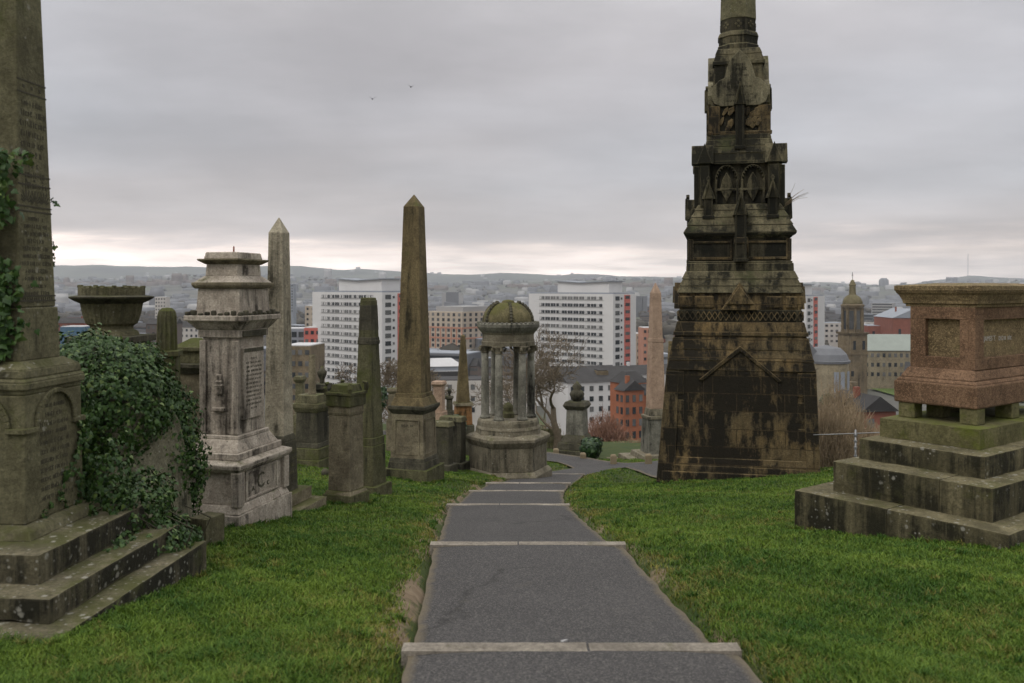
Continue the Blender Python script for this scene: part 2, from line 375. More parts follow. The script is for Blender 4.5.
A, Rr = np.meshgrid(az, rad); GX = Rr * np.sin(A); GY = Rr * np.cos(A)
GZ = ground(GX, GY)
# behind the observer the slope simply runs on upward and then level
GZ = np.where(GY < -30, .5, GZ)
co = np.stack([GX, GY, GZ], -1).reshape(-1, 3)
nr, na = GX.shape; I = np.arange(nr * na).reshape(nr, na)
quads = np.stack([I[:-1, :-1], I[1:, :-1], I[1:, 1:], I[:-1, 1:]], -1).reshape(-1, 4)[:, ::-1]
gnd = np_mesh('ground', co, quads, mat_ground()); setp(gnd, kind='structure')
gnd.data.polygons.foreach_set('use_smooth', [True] * len(gnd.data.polygons))
dd = GX - np.interp(GY, PY, PX)
soil = np.exp(-((np.abs(dd + .02) - 1.2) / .2) ** 2) * np.where(dd < 0, 1.0, .72) * (GY < 36)
soil = soil * (.62 + .5 * vn(GX, GY, 1.3, 9))
at = gnd.data.attributes.new('soil', 'FLOAT', 'POINT'); at.data.foreach_set('value', soil.ravel().astype(np.float32))

# ---- path with its edging stones
def mat_asphalt():
    s = NT('asphalt'); Pn = s.geo.outputs['Position']
    v = s.sep(s.voro(Pn, 105, 'F1', 'Color')); n = s.noise(Pn, .8, 6, .6); f = s.noise(Pn, 160, 3, .7)
    c = s.mix(s.rng(n, .3, .7), (.046, .044, .044), (.064, .061, .060))
    c = s.mix(s.rng(v[0], .55, 1, 0, .7), c, (.17, .16, .145)); c = s.mix(s.rng(v[1], .6, 1, 0, .7), c, (.016, .016, .015))
    w_ = s.noise(Pn, 1.7, 5, .6, 1); cv = s.N.new('ShaderNodeTexVoronoi'); cv.feature = 'DISTANCE_TO_EDGE'; cv.inputs['Scale'].default_value = .55
    va = s.N.new('ShaderNodeVectorMath'); va.operation = 'MULTIPLY_ADD'; s.L.new(w_, va.inputs[0]); va.inputs[1].default_value = (.55, .55, .2); s.L.new(Pn, va.inputs[2]); s.L.new(va.outputs[0], cv.inputs['Vector'])
    crk = s.math('MULTIPLY', s.rng(cv.outputs['Distance'], .002, .007, 1, 0), s.rng(s.noise(Pn, .45, 3, .5), .50, .58))
    c = s.mix(s.math('MULTIPLY', crk, .4), c, (.012, .012, .010))
    c = s.mix(s.rng(s.noise(Pn, 2.4, 7, .7), .60, .72, 0, .4), c, (.085, .078, .062))
    at = s.N.new('ShaderNodeAttribute'); at.attribute_name = 'edge'
    g = s.noise(Pn, 5, 6, .7)
    c = s.mix(s.rng(s.math('ADD', at.outputs['Fac'], s.math('MULTIPLY', s.math('SUBTRACT', g, .5), .9)), .6, .95, 0, .8), c, (.14, .115, .075))
    s.set('Base Color', c); s.set('Roughness', .9); s.bump(s.math('ADD', v[2], f), .35, .01); return s.m
M['asphalt'] = mat_asphalt()
segs = []; ends = [(-8.0, -.72)] + STEPS + [(38.0, gz(4.0, 38.0) + .05)]
pv, pf, pe = [], [], []
for i in range(len(ends) - 1):
    (ya, za), (yb, zb) = ends[i], ends[i + 1]
    if i > 0: za -= .085
    n = max(6, int((yb - ya) / .12)); m = 14; b0 = len(pv)
    for j in range(n + 1):
        yy = ya + (yb - ya) * j / n; zz = za + (zb - za) * j / n; xc = float(np.interp(yy, PY, PX))
        zz -= .02 * math.sin(math.pi * j / n)
        wl = 1.06 + .02 * float(vn(np.array(yy * 1.7), np.array(1.0), 1.6, 3)); wr = 1.06 + .02 * float(vn(np.array(yy * 1.9), np.array(4.0), 1.5, 5))
        for k in range(m + 1):
            t = k / m; xx = xc - wl + (wl + wr) * t
            if j == 0 and i > 0: yj = yy + .002
            else: yj = yy
            e = abs(2 * t - 1); pv.append((xx, yj, zz - .03 * e ** 4)); pe.append(e ** 8)
    for j in range(n):
        for k in range(m):
            a = b0 + j * (m + 1) + k; pf.append((a, a + 1, a + m + 2, a + m + 1))
path = link_mesh('path', pv, pf, M['asphalt'], smooth=True); setp(path, kind='structure')
at = path.data.attributes.new('edge', 'FLOAT', 'POINT'); at.data.foreach_set('value', np.array(pe, np.float32))

# ------------------------------------------------------------------ mesh builder
def vnoise(p, f, a):
    q = Vector(p) * f
    return Vector((mnoise.noise(q), mnoise.noise(q + Vector((31.7, 0, 0))), mnoise.noise(q + Vector((0, 57.3, 0))))) * a
class MB:
    def __init__(s): s.v = []; s.f = []
    def add(s, vs, fs):
        b = len(s.v); s.v += [tuple(x) for x in vs]; s.f += [tuple(b + i for i in f) for f in fs]; return s
    def fr(s, x0, x1, y0, y1, z0, X0, X1, Y0, Y1, z1):     # frustum between two rectangles
        return s.add([(x0, y0, z0), (x1, y0, z0), (x1, y1, z0), (x0, y1, z0), (X0, Y0, z1), (X1, Y0, z1), (X1, Y1, z1), (X0, Y1, z1)],
                     [(3, 2, 1, 0), (4, 5, 6, 7), (0, 1, 5, 4), (1, 2, 6, 5), (2, 3, 7, 6), (3, 0, 4, 7)])
    def box(s, x0, x1, y0, y1, z0, z1): return s.fr(x0, x1, y0, y1, z0, x0, x1, y0, y1, z1)
    def sq(s, h0, z0, h1, z1, hy0=None, hy1=None):         # centred frustum
        a = hy0 if hy0 is not None else h0; b = hy1 if hy1 is not None else h1
        return s.fr(-h0, h0, -a, a, z0, -h1, h1, -b, b, z1)
    def rbox(s, x0, x1, y0, y1, z0, z1, st=.09, rough=.005, r=.012, seed=0.):   # worn block: gridded, edges eaten away
        nx, ny, nz = [max(2, int(round(abs(d) / st))) for d in (x1 - x0, y1 - y0, z1 - z0)]
        idx = {}
        def vid(i, j, k):
            key = (i, j, k)
            if key not in idx:
                p = Vector((x0 + (x1 - x0) * i / nx, y0 + (y1 - y0) * j / ny, z0 + (z1 - z0) * k / nz))
                n = Vector(((i == nx) - (i == 0), (j == ny) - (j == 0), (k == nz) - (k == 0)))
                e = abs(n.x) + abs(n.y) + abs(n.z)
                q = p + Vector((seed, seed * 1.7, seed * .3))
                p = p + vnoise(q, 1.1, rough * .5) + vnoise(q, 9, rough * .5)
                if e > 1:
                    bite = .6 * r * (.45 + max(0, mnoise.noise(q * 3.1)) ** 2 * 4)
                    p = p - n.normalized() * bite
                idx[key] = len(s.v); s.v.append(tuple(p))
            return idx[key]
        for a in range(nx):
            for b in range(ny):
                s.f.append((vid(a, b, 0), vid(a, b + 1, 0), vid(a + 1, b + 1, 0), vid(a + 1, b, 0)))
                s.f.append((vid(a, b, nz), vid(a + 1, b, nz), vid(a + 1, b + 1, nz), vid(a, b + 1, nz)))
        for a in range(nx):
            for c in range(nz):
                s.f.append((vid(a, 0, c), vid(a + 1, 0, c), vid(a + 1, 0, c + 1), vid(a, 0, c + 1)))
                s.f.append((vid(a, ny, c), vid(a, ny, c + 1), vid(a + 1, ny, c + 1), vid(a + 1, ny, c)))
        for b in range(ny):
            for c in range(nz):
                s.f.append((vid(0, b, c), vid(0, b, c + 1), vid(0, b + 1, c + 1), vid(0, b + 1, c)))
                s.f.append((vid(nx, b, c), vid(nx, b + 1, c), vid(nx, b + 1, c + 1), vid(nx, b, c + 1)))
        return s
    def lathe(s, prof, n=24, cx=0, cy=0, rot=0., flute=0., fn=0):
        b = len(s.v); m = len(prof)
        for r, z in prof:
            for k in range(n):
                a = rot + 2 * math.pi * k / n; rr = r * (1 - flute * (k % 2)) if fn else r
                s.v.append((cx + rr * math.sin(a), cy - rr * math.cos(a), z))
        for i in range(m - 1):
            for k in range(n):
                a0 = b + i * n + k; a1 = b + i * n + (k + 1) % n
                s.f.append((a0, a1, a1 + n, a0 + n))
        s.f.append(tuple(b + k for k in range(n))[::-1]); s.f.append(tuple(b + (m - 1) * n + k for k in range(n)))
        return s
    def prism(s, poly, y0, y1):                            # poly in (x, z), extruded along y
        n = len(poly); b = len(s.v)
        for y in (y0, y1): s.v += [(x, y, z) for x, z in poly]
        s.f.append(tuple(b + i for i in range(n))); s.f.append(tuple(b + n + i for i in range(n))[::-1])
        for i in range(n):
            j = (i + 1) % n; s.f.append((b + j, b + i, b + n + i, b + n + j))
        return s
    def tube(s, pts, rads, n=5):
        b = len(s.v); m = len(pts); up = Vector((.3, .2, 1))
        for i, p in enumerate(pts):
            d = (Vector(pts[min(i + 1, m - 1)]) - Vector(pts[max(i - 1, 0)]))
            d = d.normalized() if d.length > 1e-6 else Vector((0, 0, 1))
            u = d.cross(up);  u = u.normalized() if u.length > 1e-3 else d.orthogonal().normalized()
            v = d.cross(u)
            for k in range(n):
                a = 2 * math.pi * k / n; s.v.append(tuple(Vector(p) + (u * math.cos(a) + v * math.sin(a)) * rads[i]))
        for i in range(m - 1):
            for k in range(n):
                a0 = b + i * n + k; a1 = b + i * n + (k + 1) % n; s.f.append((a0, a1, a1 + n, a0 + n))
        s.f.append(tuple(b + k for k in range(n))[::-1]); s.f.append(tuple(b + (m - 1) * n + k for k in range(n)))
        return s
    def rot(s, k):                                         # turn everything by k quarter turns about z
        for _ in range(k % 4): s.v = [(-y, x, z) for x, y, z in s.v]
        return s
    def join(s, o): return s.add(o.v, o.f)
    def build(s, name, mat, parent=None, bevel=0., smooth=False, label=None, seg=2):
        o = link_mesh(name, s.v, s.f, mat, parent, smooth)
        bm = bmesh.new(); bm.from_mesh(o.data); bmesh.ops.recalc_face_normals(bm, faces=bm.faces); bm.to_mesh(o.data); bm.free()
        if bevel > 0:
            m = o.modifiers.new('bevel', 'BEVEL'); m.width = bevel; m.segments = seg; m.limit_method = 'ANGLE'; m.angle_limit = R(35)
        if label: o['label'] = label
        return o
def obox(name, mat, parent, *a, bevel=.012, **k): return MB().box(*a).build(name, mat, parent, bevel, **k)

def text_part(name, txt, size, mat, parent, loc, rot, ext=.002):
    cu = bpy.data.curves.new(name, 'FONT'); cu.body = txt; cu.size = size; cu.extrude = ext; cu.align_x = 'CENTER'; cu.align_y = 'CENTER'; cu.resolution_u = 2
    t = bpy.data.objects.new('tmp', cu); COL.objects.link(t)
    me = bpy.data.meshes.new_from_object(t.evaluated_get(bpy.context.evaluated_depsgraph_get()))
    bpy.data.objects.remove(t); bpy.data.curves.remove(cu); me.name = name
    me.materials.clear(); me.materials.append(mat)
    o = bpy.data.objects.new(name, me); COL.objects.link(o); o.parent = parent; o.location = loc; o.rotation_euler = rot
    return o
def worn_lines(parent, rows, face, mat=None, seed=1, name='inscription', thick=.004, lh=.5):
    """weathered, no longer legible lines: rows of (z, half width, glyph height); face(u, z) -> point just proud of the stone, and its outward direction"""
    rd = random.Random(seed); mb = MB()
    for z, hw, gh in rows:
        u = -hw
        while u < hw:
            word = gh * rd.uniform(1.6, 5.5); e = min(hw, u + word); q = u
            while q < e - gh * .3:
                g = gh * rd.uniform(.35, .62); g2 = gh * rd.uniform(.7, 1.0)
                parts = rd.choice([[(0, .16, 0, 1), (g * .6 / gh, g / gh, 0, 1)], [(0, .2, 0, 1), (.2, g / gh, .42, .58)], [(0, .2, 0, 1), (.2, g / gh, .8, 1), (.2, g / gh, 0, .2)], [(g * .4 / gh, g * .75 / gh, 0, 1)]])
                for a, b, c, d in parts:
                    pts = []
                    for uu, zz in ((q + a * gh, z + c * g2), (q + b * gh, z + c * g2), (q + b * gh, z + d * g2), (q + a * gh, z + d * g2)):
                        p, n = face(uu, zz); pts.append((p, n))
                    vs = [p for p, n in pts] + [p + n * thick * .4 for p, n in pts]
                    mb.add(vs, [(4, 5, 6, 7), (0, 1, 5, 4), (1, 2, 6, 5), (2, 3, 7, 6), (3, 0, 4, 7)])
                q += g + gh * .18
            u = e + gh * .55
    return mb.build(name, mat or M['letters'], parent)

# ------------------------------------------------------------------ path steps
ks = [(0, .55), (0, .45), (0, .43), (0, .4), (0, .4), (0, .5)]
step_lab = ['nearest pale stone step edging across the tarmac path', 'second pale step edging along the path, below the nearest one', 'third pale step edging, level with the front pedestals beside the path',
            'fourth step edging, short way before the domed rotunda', 'fifth step edging, just before the path bends right at the rotunda', 'farthest thin step edging, right beside the base of the domed rotunda']
for i, ((y, z), lab) in enumerate(zip(STEPS, step_lab)):
    xc = float(np.interp(y, PY, PX)); hw = 1.10
    root = empty('step_edging', (xc, y, z - .25), 0, lab, 'step', 'stone edgings of the path steps')
    xs = -hw + 2 * hw * ks[i][1]; dy = [0, .03, .0, .02, 0, 0][i]
    MB().rbox(-hw, xs - .008, -.14, 0, -.05, .268, .07, .004, .006, i).build('edging_stone', M['kerb'], root, smooth=False)
    MB().rbox(xs + .008, hw, -.128 + dy * .3, .006, -.05, .266, .07, .004, .006, i + 5.3).build('edging_stone', M['kerb'], root)

# ------------------------------------------------------------------ cemetery road behind
road = [(13, 31.5), (9, 33.5), (5.5, 36.4), (2.5, 38.8), (0, 40.2), (-3, 41.8), (-7, 44.5), (-12, 50), (-16, 58)]
rv, rf = [], []
pts = []
for (x0, y0), (x1, y1) in zip(road[:-1], road[1:]):
    for t in np.linspace(0, 1, 8, endpoint=False): pts.append((x0 + (x1 - x0) * t, y0 + (y1 - y0) * t))
for i, (x, y) in enumerate(pts):
    a = pts[max(0, i - 2)]; b = pts[min(len(pts) - 1, i + 2)]; d = Vector((b[0] - a[0], b[1] - a[1])).normalized(); n = Vector((-d.y, d.x))
    for k in range(7):
        q = Vector((x, y)) + n * (k / 3 - 1) * 1.7; rv.append((q.x, q.y, max(gz(q.x, q.y), gz(x, y) - .1) + .06))
for i in range(len(pts) - 1):
    for k in range(6): rf.append((i * 7 + k, i * 7 + k + 1, i * 7 + k + 8, i * 7 + k + 7))
rd_o = link_mesh('road', rv, rf, M['asphalt'], smooth=True); setp(rd_o, kind='structure')
at = rd_o.data.attributes.new('edge', 'FLOAT', 'POINT'); at.data.foreach_set('value', np.array([abs(k / 3 - 1) ** 4 for _ in pts for k in range(7)], np.float32))

# ------------------------------------------------------------------ left obelisk on its stepped base
root = empty('stepped_obelisk', (-4.21, 7.54, -2.6), R(-5), 'tall inscribed obelisk on a stepped base at the left edge, ivy on one corner', 'monument')
Z0 = 2.6
def zz(z): return z + Z0
MB().rbox(-1.35, 1.27, -1.43, 1.0, zz(-2.95), zz(-2.37), .1, .006, .016, 1).build('bottom_step', M['step_dark'], root)
MB().rbox(-1.1, 1.07, -1.14, .85, zz(-2.37), zz(-2.19), .1, .008, .015, 2).build('middle_step', M['step_dark'], root)
MB().rbox(-.84, .81, -.86, .72, zz(-2.19), zz(-1.975), .09, .008, .015, 3).build('top_step', M['step_dark'], root)
MB().sq(.53, zz(-1.975), .50, zz(-1.91)).sq(.50, zz(-1.91), .43, zz(-1.88)).build('base_moulding', M['grey_mossy'], root, .01)
ped = MB().sq(.41, zz(-1.88), .395, zz(-.86)).build('pedestal', M['grey_mossy'], root, .012)
MB().sq(.395, zz(-.86), .40, zz(-.82)).sq(.42, zz(-.82), .42, zz(-.76)).sq(.42, zz(-.76), .40, zz(-.73)).build('pedestal_cap', M['grey_mossy'], root, .012)
# round arched hood on the faces of the pedestal
for q in range(4):
    hood = MB(); n = 16; r0, r1 = .245, .285; zc = -1.12
    pr = []
    for k in range(n + 1):
        a = math.pi * k / n; pr.append((a,))
    for k in range(n):
        a0, a1 = math.pi * k / n, math.pi * (k + 1) / n
        poly = [(r0 * math.cos(a0), zz(zc) + r0 * math.sin(a0)), (r1 * math.cos(a0), zz(zc) + r1 * math.sin(a0)), (r1 * math.cos(a1), zz(zc) + r1 * math.sin(a1)), (r0 * math.cos(a1), zz(zc) + r0 * math.sin(a1))]
        hood.prism(poly, -.425, -.398)
    for sx in (-1, 1):
        a, b = sorted((sx * .245, sx * .415)); hood.box(a, b, -.427, -.39, zz(zc) - .045, zz(zc) - .001)
    hood.rot(q).build('arch_moulding', M['grey_mossy'], root, .008)
def hwz(z): return .265 + (.178 - .265) * (z + .6) / 2.85
MB().sq(.40, zz(-.73), .39, zz(-.66)).sq(.39, zz(-.66), .30, zz(-.60)).build('plinth', M['grey_mossy'], root, .012)
MB().sq(hwz(-.6) + .012, zz(-.6), hwz(-.17) + .012, zz(-.17)).build('shaft_foot', M['grey_mossy'], root, .01)
MB().sq(hwz(-.168), zz(-.168), hwz(4.2), zz(4.2)).add([(-hwz(4.2), -hwz(4.2), zz(4.2)), (hwz(4.2), -hwz(4.2), zz(4.2)), (hwz(4.2), hwz(4.2), zz(4.2)), (-hwz(4.2), hwz(4.2), zz(4.2)), (0, 0, zz(4.6))],
   [(0, 1, 4), (1, 2, 4), (2, 3, 4), (3, 0, 4)]).build('shaft', M['grey_mossy'], root, .012)
def face_r(u, z):                                          # right hand face of the shaft
    return Vector((hwz(z - Z0) + .001, u, z)), Vector((1, 0, .03))
rows = []
z = 1.50
for k, hw in enumerate([.15, .165, .17, .16, .165, .12, .08, .13, .165]): rows.append((zz(z - .085 * k), hw, .05 if k != 5 else .058))
z = .55
for k, hw in enumerate([.11, .15, .17, .12, .17, .18, .19, .15, .16, .13, .17, .12, .14]): rows.append((zz(z - .062 * k), hw, .036))
worn_lines(root, rows, face_r, seed=3)
# engraved bands with rosettes and palmettes
bd = MB()
def fbox(u0, u1, z0, z1, t=.003):
    a = hwz(z0); b = hwz(z1); bd.add([(a, u0, zz(z0)), (a, u1, zz(z0)), (b, u1, zz(z1)), (b, u0, zz(z1)), (a + t, u0, zz(z0)), (a + t, u1, zz(z0)), (b + t, u1, zz(z1)), (b + t, u0, zz(z1))],
      [(4, 5, 6, 7), (0, 1, 5, 4), (1, 2, 6, 5), (2, 3, 7, 6), (3, 0, 4, 7)])
for zc in (1.70, 1.60, .92, .84, .66, .62, -.08, -.12): fbox(-hwz(zc), hwz(zc), zc, zc + .012)
for u in (-.11, 0, .11): fbox(u - .012, u + .012, 1.645, 1.67); fbox(u - .01, u + .01, .875, .895)
for u in (-.12, 0, .12):
    for k in range(7):
        a = R(-66 + 22 * k); c0 = Vector((u, .69)); d = Vector((math.sin(a), math.cos(a))); L_ = .11 if k == 3 else .075 + .02 * (3 - abs(k - 3))
        p0 = c0 + d * .025; p1 = c0 + d * L_; n_ = Vector((d.y, -d.x)) * .007
        q = [p0 - n_ * .5, p0 + n_ * .5, p1 + n_, p1 - n_]
        bd.add([(hwz(p.y) + .003, p.x, zz(p.y)) for p in q], [(0, 1, 2, 3)])
for k in range(14): u = -.2 + .03 * k; fbox(u, u + .012, -.11, -.085)
bd.build('carved_bands', M['letters'], root)
def face_p(u, z): return Vector((.41 - .015 * (z - zz(-1.88)) / 1.02 + .001, u, z)), Vector((1, 0, 0))
worn_lines(root, [(zz(-.99 - .075 * k), .2 if k > 1 else .13, .038) for k in range(11)], face_p, M['letters'], 8)

# ------------------------------------------------------------------ ivy
def leaf_mesh(name, pts, nrm, size, mat, parent=None, tilt=.55, rs=1):
    g = np.random.default_rng(rs); n = len(pts)
    nrm = nrm / np.linalg.norm(nrm, axis=1, keepdims=True)
    nn = nrm + g.normal(0, tilt, (n, 3)); nn /= np.linalg.norm(nn, axis=1, keepdims=True)
    down = np.array([0, 0, -1.]) + g.normal(0, .6, (n, 3)); t = down - nn * np.sum(down * nn, 1, keepdims=True); t /= np.linalg.norm(t, axis=1, keepdims=True)
    b = np.cross(nn, t); s = size * g.uniform(.6, 1.35, (n, 1))
    shp = np.array([(0, 0, 0), (.28, -.12, .03), (.52, .22, -.06), (.30, .42, .02), (0, .95, -.10), (-.30, .42, .02), (-.52, .22, -.06), (-.28, -.12, .03), (0, .38, .08)])
    co = (pts[:, None, :] + s[:, None] * (shp[None, :, 0:1] * b[:, None] + shp[None, :, 1:2] * t[:, None] + shp[None, :, 2:3] * nn[:, None])).reshape(-1, 3)
    base = (np.arange(n) * 9)[:, None]
    tri = np.concatenate([base + np.array([8, k, k + 1 if k < 7 else 0]) for k in range(8)], 0)
    o = np_mesh(name, co, None, mat, tri)
    a = o.data.attributes.new('tint', 'FLOAT', 'POINT'); a.data.foreach_set('value', np.repeat(g.uniform(0, 1, n), 9).astype(np.float32))
    if parent: o.parent = parent
    return o
def mat_leaf(name, c0, c1, c2, rough=.42, spec=.4):
    s = NT(name); at = s.N.new('ShaderNodeAttribute'); at.attribute_name = 'tint'
    c = s.mix(s.rng(at.outputs['Fac'], 0, .75), c0, c1); c = s.mix(s.rng(at.outputs['Fac'], .82, 1), c, c2)
    s.set('Base Color', c); s.set('Roughness', rough); s.b.inputs['Specular IOR Level'].default_value = spec; return s.m
M['ivy'] = mat_leaf('ivy leaves', (.014, .040, .007), (.040, .084, .015), (.12, .17, .045), .5, .3)
M['ivy_stem_hull'] = plain('ivy stems and dark hull', (.05, .045, .03), .95)
M['evergreen'] = mat_leaf('dark evergreen leaves', (.012, .032, .010), (.03, .065, .02), (.06, .10, .03))
def lumps(center, radii, n, seed, amp=.16, zmin=-9, freq=2.2):
    g = np.random.default_rng(seed); d = g.normal(size=(n, 3)); d /= np.linalg.norm(d, axis=1, keepdims=True)
    rr = np.array([1 + amp * mnoise.noise(Vector(tuple(q * freq + seed))) * 2 + amp * .6 * mnoise.noise(Vector(tuple(q * freq * 2.7 + seed))) for q in d])
    p = np.array(center) + d * np.array(radii) * rr[:, None]; k = p[:, 2] > zmin
    return p[k], (d / np.array(radii))[k]

# overgrown headstone: a leaning slab with a domed mass of ivy
root = empty('ivy_covered_tomb', (-4.25, 9.6, gz(-4.25, 9.6)), R(-14), 'pale tomb slab almost buried under a domed mass of dark ivy', 'tomb')
z0 = gz(-4.25, 9.6)
sl = MB()
poly = [(-.62, -.4), (.62, -.4), (.60, .9), (.5, 1.35), (.3, 1.6), (0, 1.7), (-.3, 1.6), (-.5, 1.35), (-.6, .9)]
sl.prism(poly, -.14, .14); sl.v = [(-y + .46 - max(0, z) * .10, x, z) for x, y, z in sl.v]
sl.build('slab', M['slab_pale'], root, .02)
MB().rbox(-.5, .75, -.85, .9, -.5, .12, .1, .012, .02, 4).build('plinth', M['slab_pale'], root)
MB().box(-.75, .1, -.72, .72, .1, 1.5).build('tomb_body', M['dark_stone'], root, .02)
iv = empty('ivy', (-4.25, 9.6, z0), R(-14), 'domed mass of glossy dark ivy smothering the pale slab', 'ivy')
pts, nm = [], []
for c, r, n, sd in [((-.33, 0, 1.38), (.80, 1.02, .90), 15000, 1), ((-.45, -.35, .8), (.72, .82, .85), 10000, 2), ((-.2, .55, .95), (.7, .66, .98), 10000, 3), ((.05, -.15, 1.55), (.55, .72, .58), 8000, 4), ((.12, .68, .80), (.42, .38, .9), 4200, 5), ((-.2, -.85, .45), (.5, .45, .6), 4500, 6)]:
    p, q = lumps(c, r, n, sd, .13, .0); pts.append(p); nm.append(q)
pts = np.concatenate(pts); nm = np.concatenate(nm)
# the bare patch of slab that shows
bare = (pts[:, 0] > .05) & (pts[:, 1] > -.72 + .0 * pts[:, 2]) & (pts[:, 1] < .42 + .1 * np.sin(pts[:, 2] * 9)) & (pts[:, 2] < .80 + .22 * pts[:, 1] - .22 * np.abs(pts[:, 1]))
pts, nm = pts[~bare], nm[~bare]
g = np.random.default_rng(5); pts = pts + nm / np.linalg.norm(nm, axis=1, keepdims=True) * g.normal(0, .035, (len(pts), 1))
leaf_mesh('foliage', pts, nm, .042, M['ivy'], iv, .42, 11)
st = MB()
for c, r, n in [((-.35, 0, 1.3), (.66, .86, .72), 1), ((-.45, -.35, .75), (.6, .7, .75), 2), ((-.25, .5, .85), (.5, .52, .85), 3), ((-.05, -.1, 1.5), (.40, .58, .46), 4)]:
    bm = bmesh.new(); bmesh.ops.create_icosphere(bm, subdivisions=3, radius=1)
    st.add([tuple(Vector((c[0] + v.co.x * r[0], c[1] + v.co.y * r[1], max(-.2, c[2] + v.co.z * r[2]))) + vnoise(v.co, 3, .06)) for v in bm.verts], [[v.index for v in f.verts] for f in bm.faces]); bm.free()
st.build('stems', M['ivy_stem_hull'], iv)  # solid dark hull added inside the ivy, so leaf gaps read as shade
# ivy spreading over the steps and climbing the pedestal
iv2 = empty('ivy', (-3.45, 8.2, -2.1), 0, 'straggling ivy creeping over the steps and up the obelisk pedestal', 'ivy')
pts, nm = [], []
for c, r, n, sd in [((-.15, .25, .0), (.36, .62, .30), 3000, 21), ((.20, .10, -.26), (.28, .42, .20), 1700, 22), ((.30, .36, -.36), (.16, .30, .16), 700, 23), ((-.12, -.15, .28), (.16, .25, .45), 1000, 24), ((.05, -.45, -.12), (.14, .3, .09), 550, 25)]:
    p, q = lumps(c, r, n, sd, .25, -.6, 3); pts.append(p); nm.append(q)
g = np.random.default_rng(6)
for (x, y, z, h) in [(-.32, -.62, .14, .45), (-.31, -.40, .2, .75), (-.29, -.25, .2, .95), (-.35, -.85, .15, .2)]:
    k = int(h * 110); t = g.uniform(0, 1, k); pts.append(np.stack([x + g.normal(0, .012, k), y + .05 * np.sin(t * 9) + g.normal(0, .035 * (1.2 - t), k), z + t * h], -1)); nm.append(np.tile([1., -.1, .2], (k, 1)))
leaf_mesh('foliage', np.concatenate(pts), np.concatenate(nm), .042, M['ivy'], iv2, .5, 12)
st = MB()
for k in range(26):
    a = g.uniform(-.4, .5); b = g.uniform(-.2, .6)
    st.tube([(a, b, -.35), (a + g.normal(0, .1), b + g.normal(0, .1), -.1), (a - .1, b - .1, .05)], [.012, .009, .005], 4)
st.build('stems', M['ivy_stem_hull'], iv2)
# ivy hanging down the near left corner of the shaft
iv3 = empty('ivy', (-4.16, 7.2, -.5), 0, 'dark ivy climbing the near corner of the inscribed obelisk', 'ivy')
pts, nm = [], []
for k in range(1900):
    t = g.uniform(0, 1); zc = -.35 + 1.95 * t; wd = .10 + .06 * math.sin(zc * 5) + .04 * math.sin(zc * 13)
    hh = hwz(zc - .5) ; u = g.normal(0, wd)
    x = -.02 + u * .8; y = -.30 - .04 * g.random() + hh * .0
    pts.append((x, y + .30 + .25 * x, zc)); nm.append((.25, -1, .15))
leaf_mesh('foliage', np.array(pts), np.array(nm), .06, M['ivy'], iv3, .5, 13)
st = MB()
for k in range(7):
    x = -.2 + .04 * k
    st.tube([(x, .02, -.4), (x + .03, .01, .2), (x - .02, .01, .8), (x + .02, .01, 1.5)], [.012, .01, .008, .005], 4)
st.build('stems', M['ivy_stem_hull'], iv3)
# twigs sprouting on the far edge of the shaft
iv4 = empty('ivy', (-4.06, 7.78, .3), 0, 'thin ivy sprigs sprouting from the far edge of the inscribed obelisk', 'ivy')
st = MB(); pts = []
for k in range(7):
    a = g.uniform(-.2, .4); p0 = Vector((-.02, 0, a)); p1 = p0 + Vector((.08 + .05 * g.random(), 0, .05 + .05 * g.random())); st.tube([p0, p1], [.004, .002], 3); pts += [p1, (p0 + p1) / 2, p1 + Vector((.02, 0, -.03))]
st.build('stems', M['ivy_stem_hull'], iv4); leaf_mesh('foliage', np.array([tuple(p) for p in pts]), np.tile([.3, -1., .2], (len(pts), 1)), .045, M['ivy'], iv4, .6, 14)
pts = np.stack([g.normal(.03, .03, 130), g.normal(.05, .04, 130), g.uniform(-.75, -.55, 130)], -1)
leaf_mesh('foliage', pts, np.tile([.6, -.6, .3], (130, 1)), .05, M['ivy'], iv4, .6, 15)

# low broken kerb stones between ivy tomb and pale tomb
x, y = hit(207, 545); r_ = empty('kerb_stone', (x, y, gz(x, y)), R(-20), 'low mossy kerb block in the grass between the ivy and the pale tomb', 'stone')
MB().rbox(-.12, .12, -.16, .16, -.1, .33, .06, .01, .02, 7).build('block', M['grey_mossy'], r_)
MB().rbox(-.45, -.13, -.05, .3, -.1, .2, .06, .015, .03, 8).build('fallen_block', M['slab_pale'], r_)

# ------------------------------------------------------------------ big urn behind the ivy
def scale_at(Y): return F / Y
Y = 12.5; c = P(112, 287, Y); zg = gz(c.x, Y)
root = empty('stone_urn', (c.x, Y, zg), 0, 'wide fluted stone urn with a ragged rim, rising behind the ivy', 'urn')
s = Y / F; Zt = (HY - 287) * s - zg; H = lambda py: (HY - py) * s - zg
MB().lathe([(31 * s, H(297)), (31 * s, H(287)), (28 * s, H(286.5)), (27 * s, H(293))], 40).build('rim_crest', M['grey_mossy'], root, .008)
cm = MB()
for k in range(26):
    a = 2 * math.pi * k / 26; rr = 29.5 * s; cx, cy = rr * math.sin(a), -rr * math.cos(a); hh = random.uniform(.005, .03)
    cm.box(cx - .025, cx + .025, cy - .025, cy + .025, H(287.5), H(287) + hh)
cm.build('crest_tufts', M['green_stone'], root, .006)
MB().lathe([(27 * s, H(304)), (34 * s, H(301)), (39 * s, H(298)), (39.5 * s, H(296.5)), (34 * s, H(295.5)), (30 * s, H(295))], 40).build('lip', M['dark_stone'], root, .004)
MB().lathe([(20 * s, H(326)), (24 * s, H(323)), (26.5 * s, H(316)), (28.5 * s, H(306)), (29 * s, H(303))], 56, flute=.05, fn=1).build('bowl', M['grey_mossy'], root)
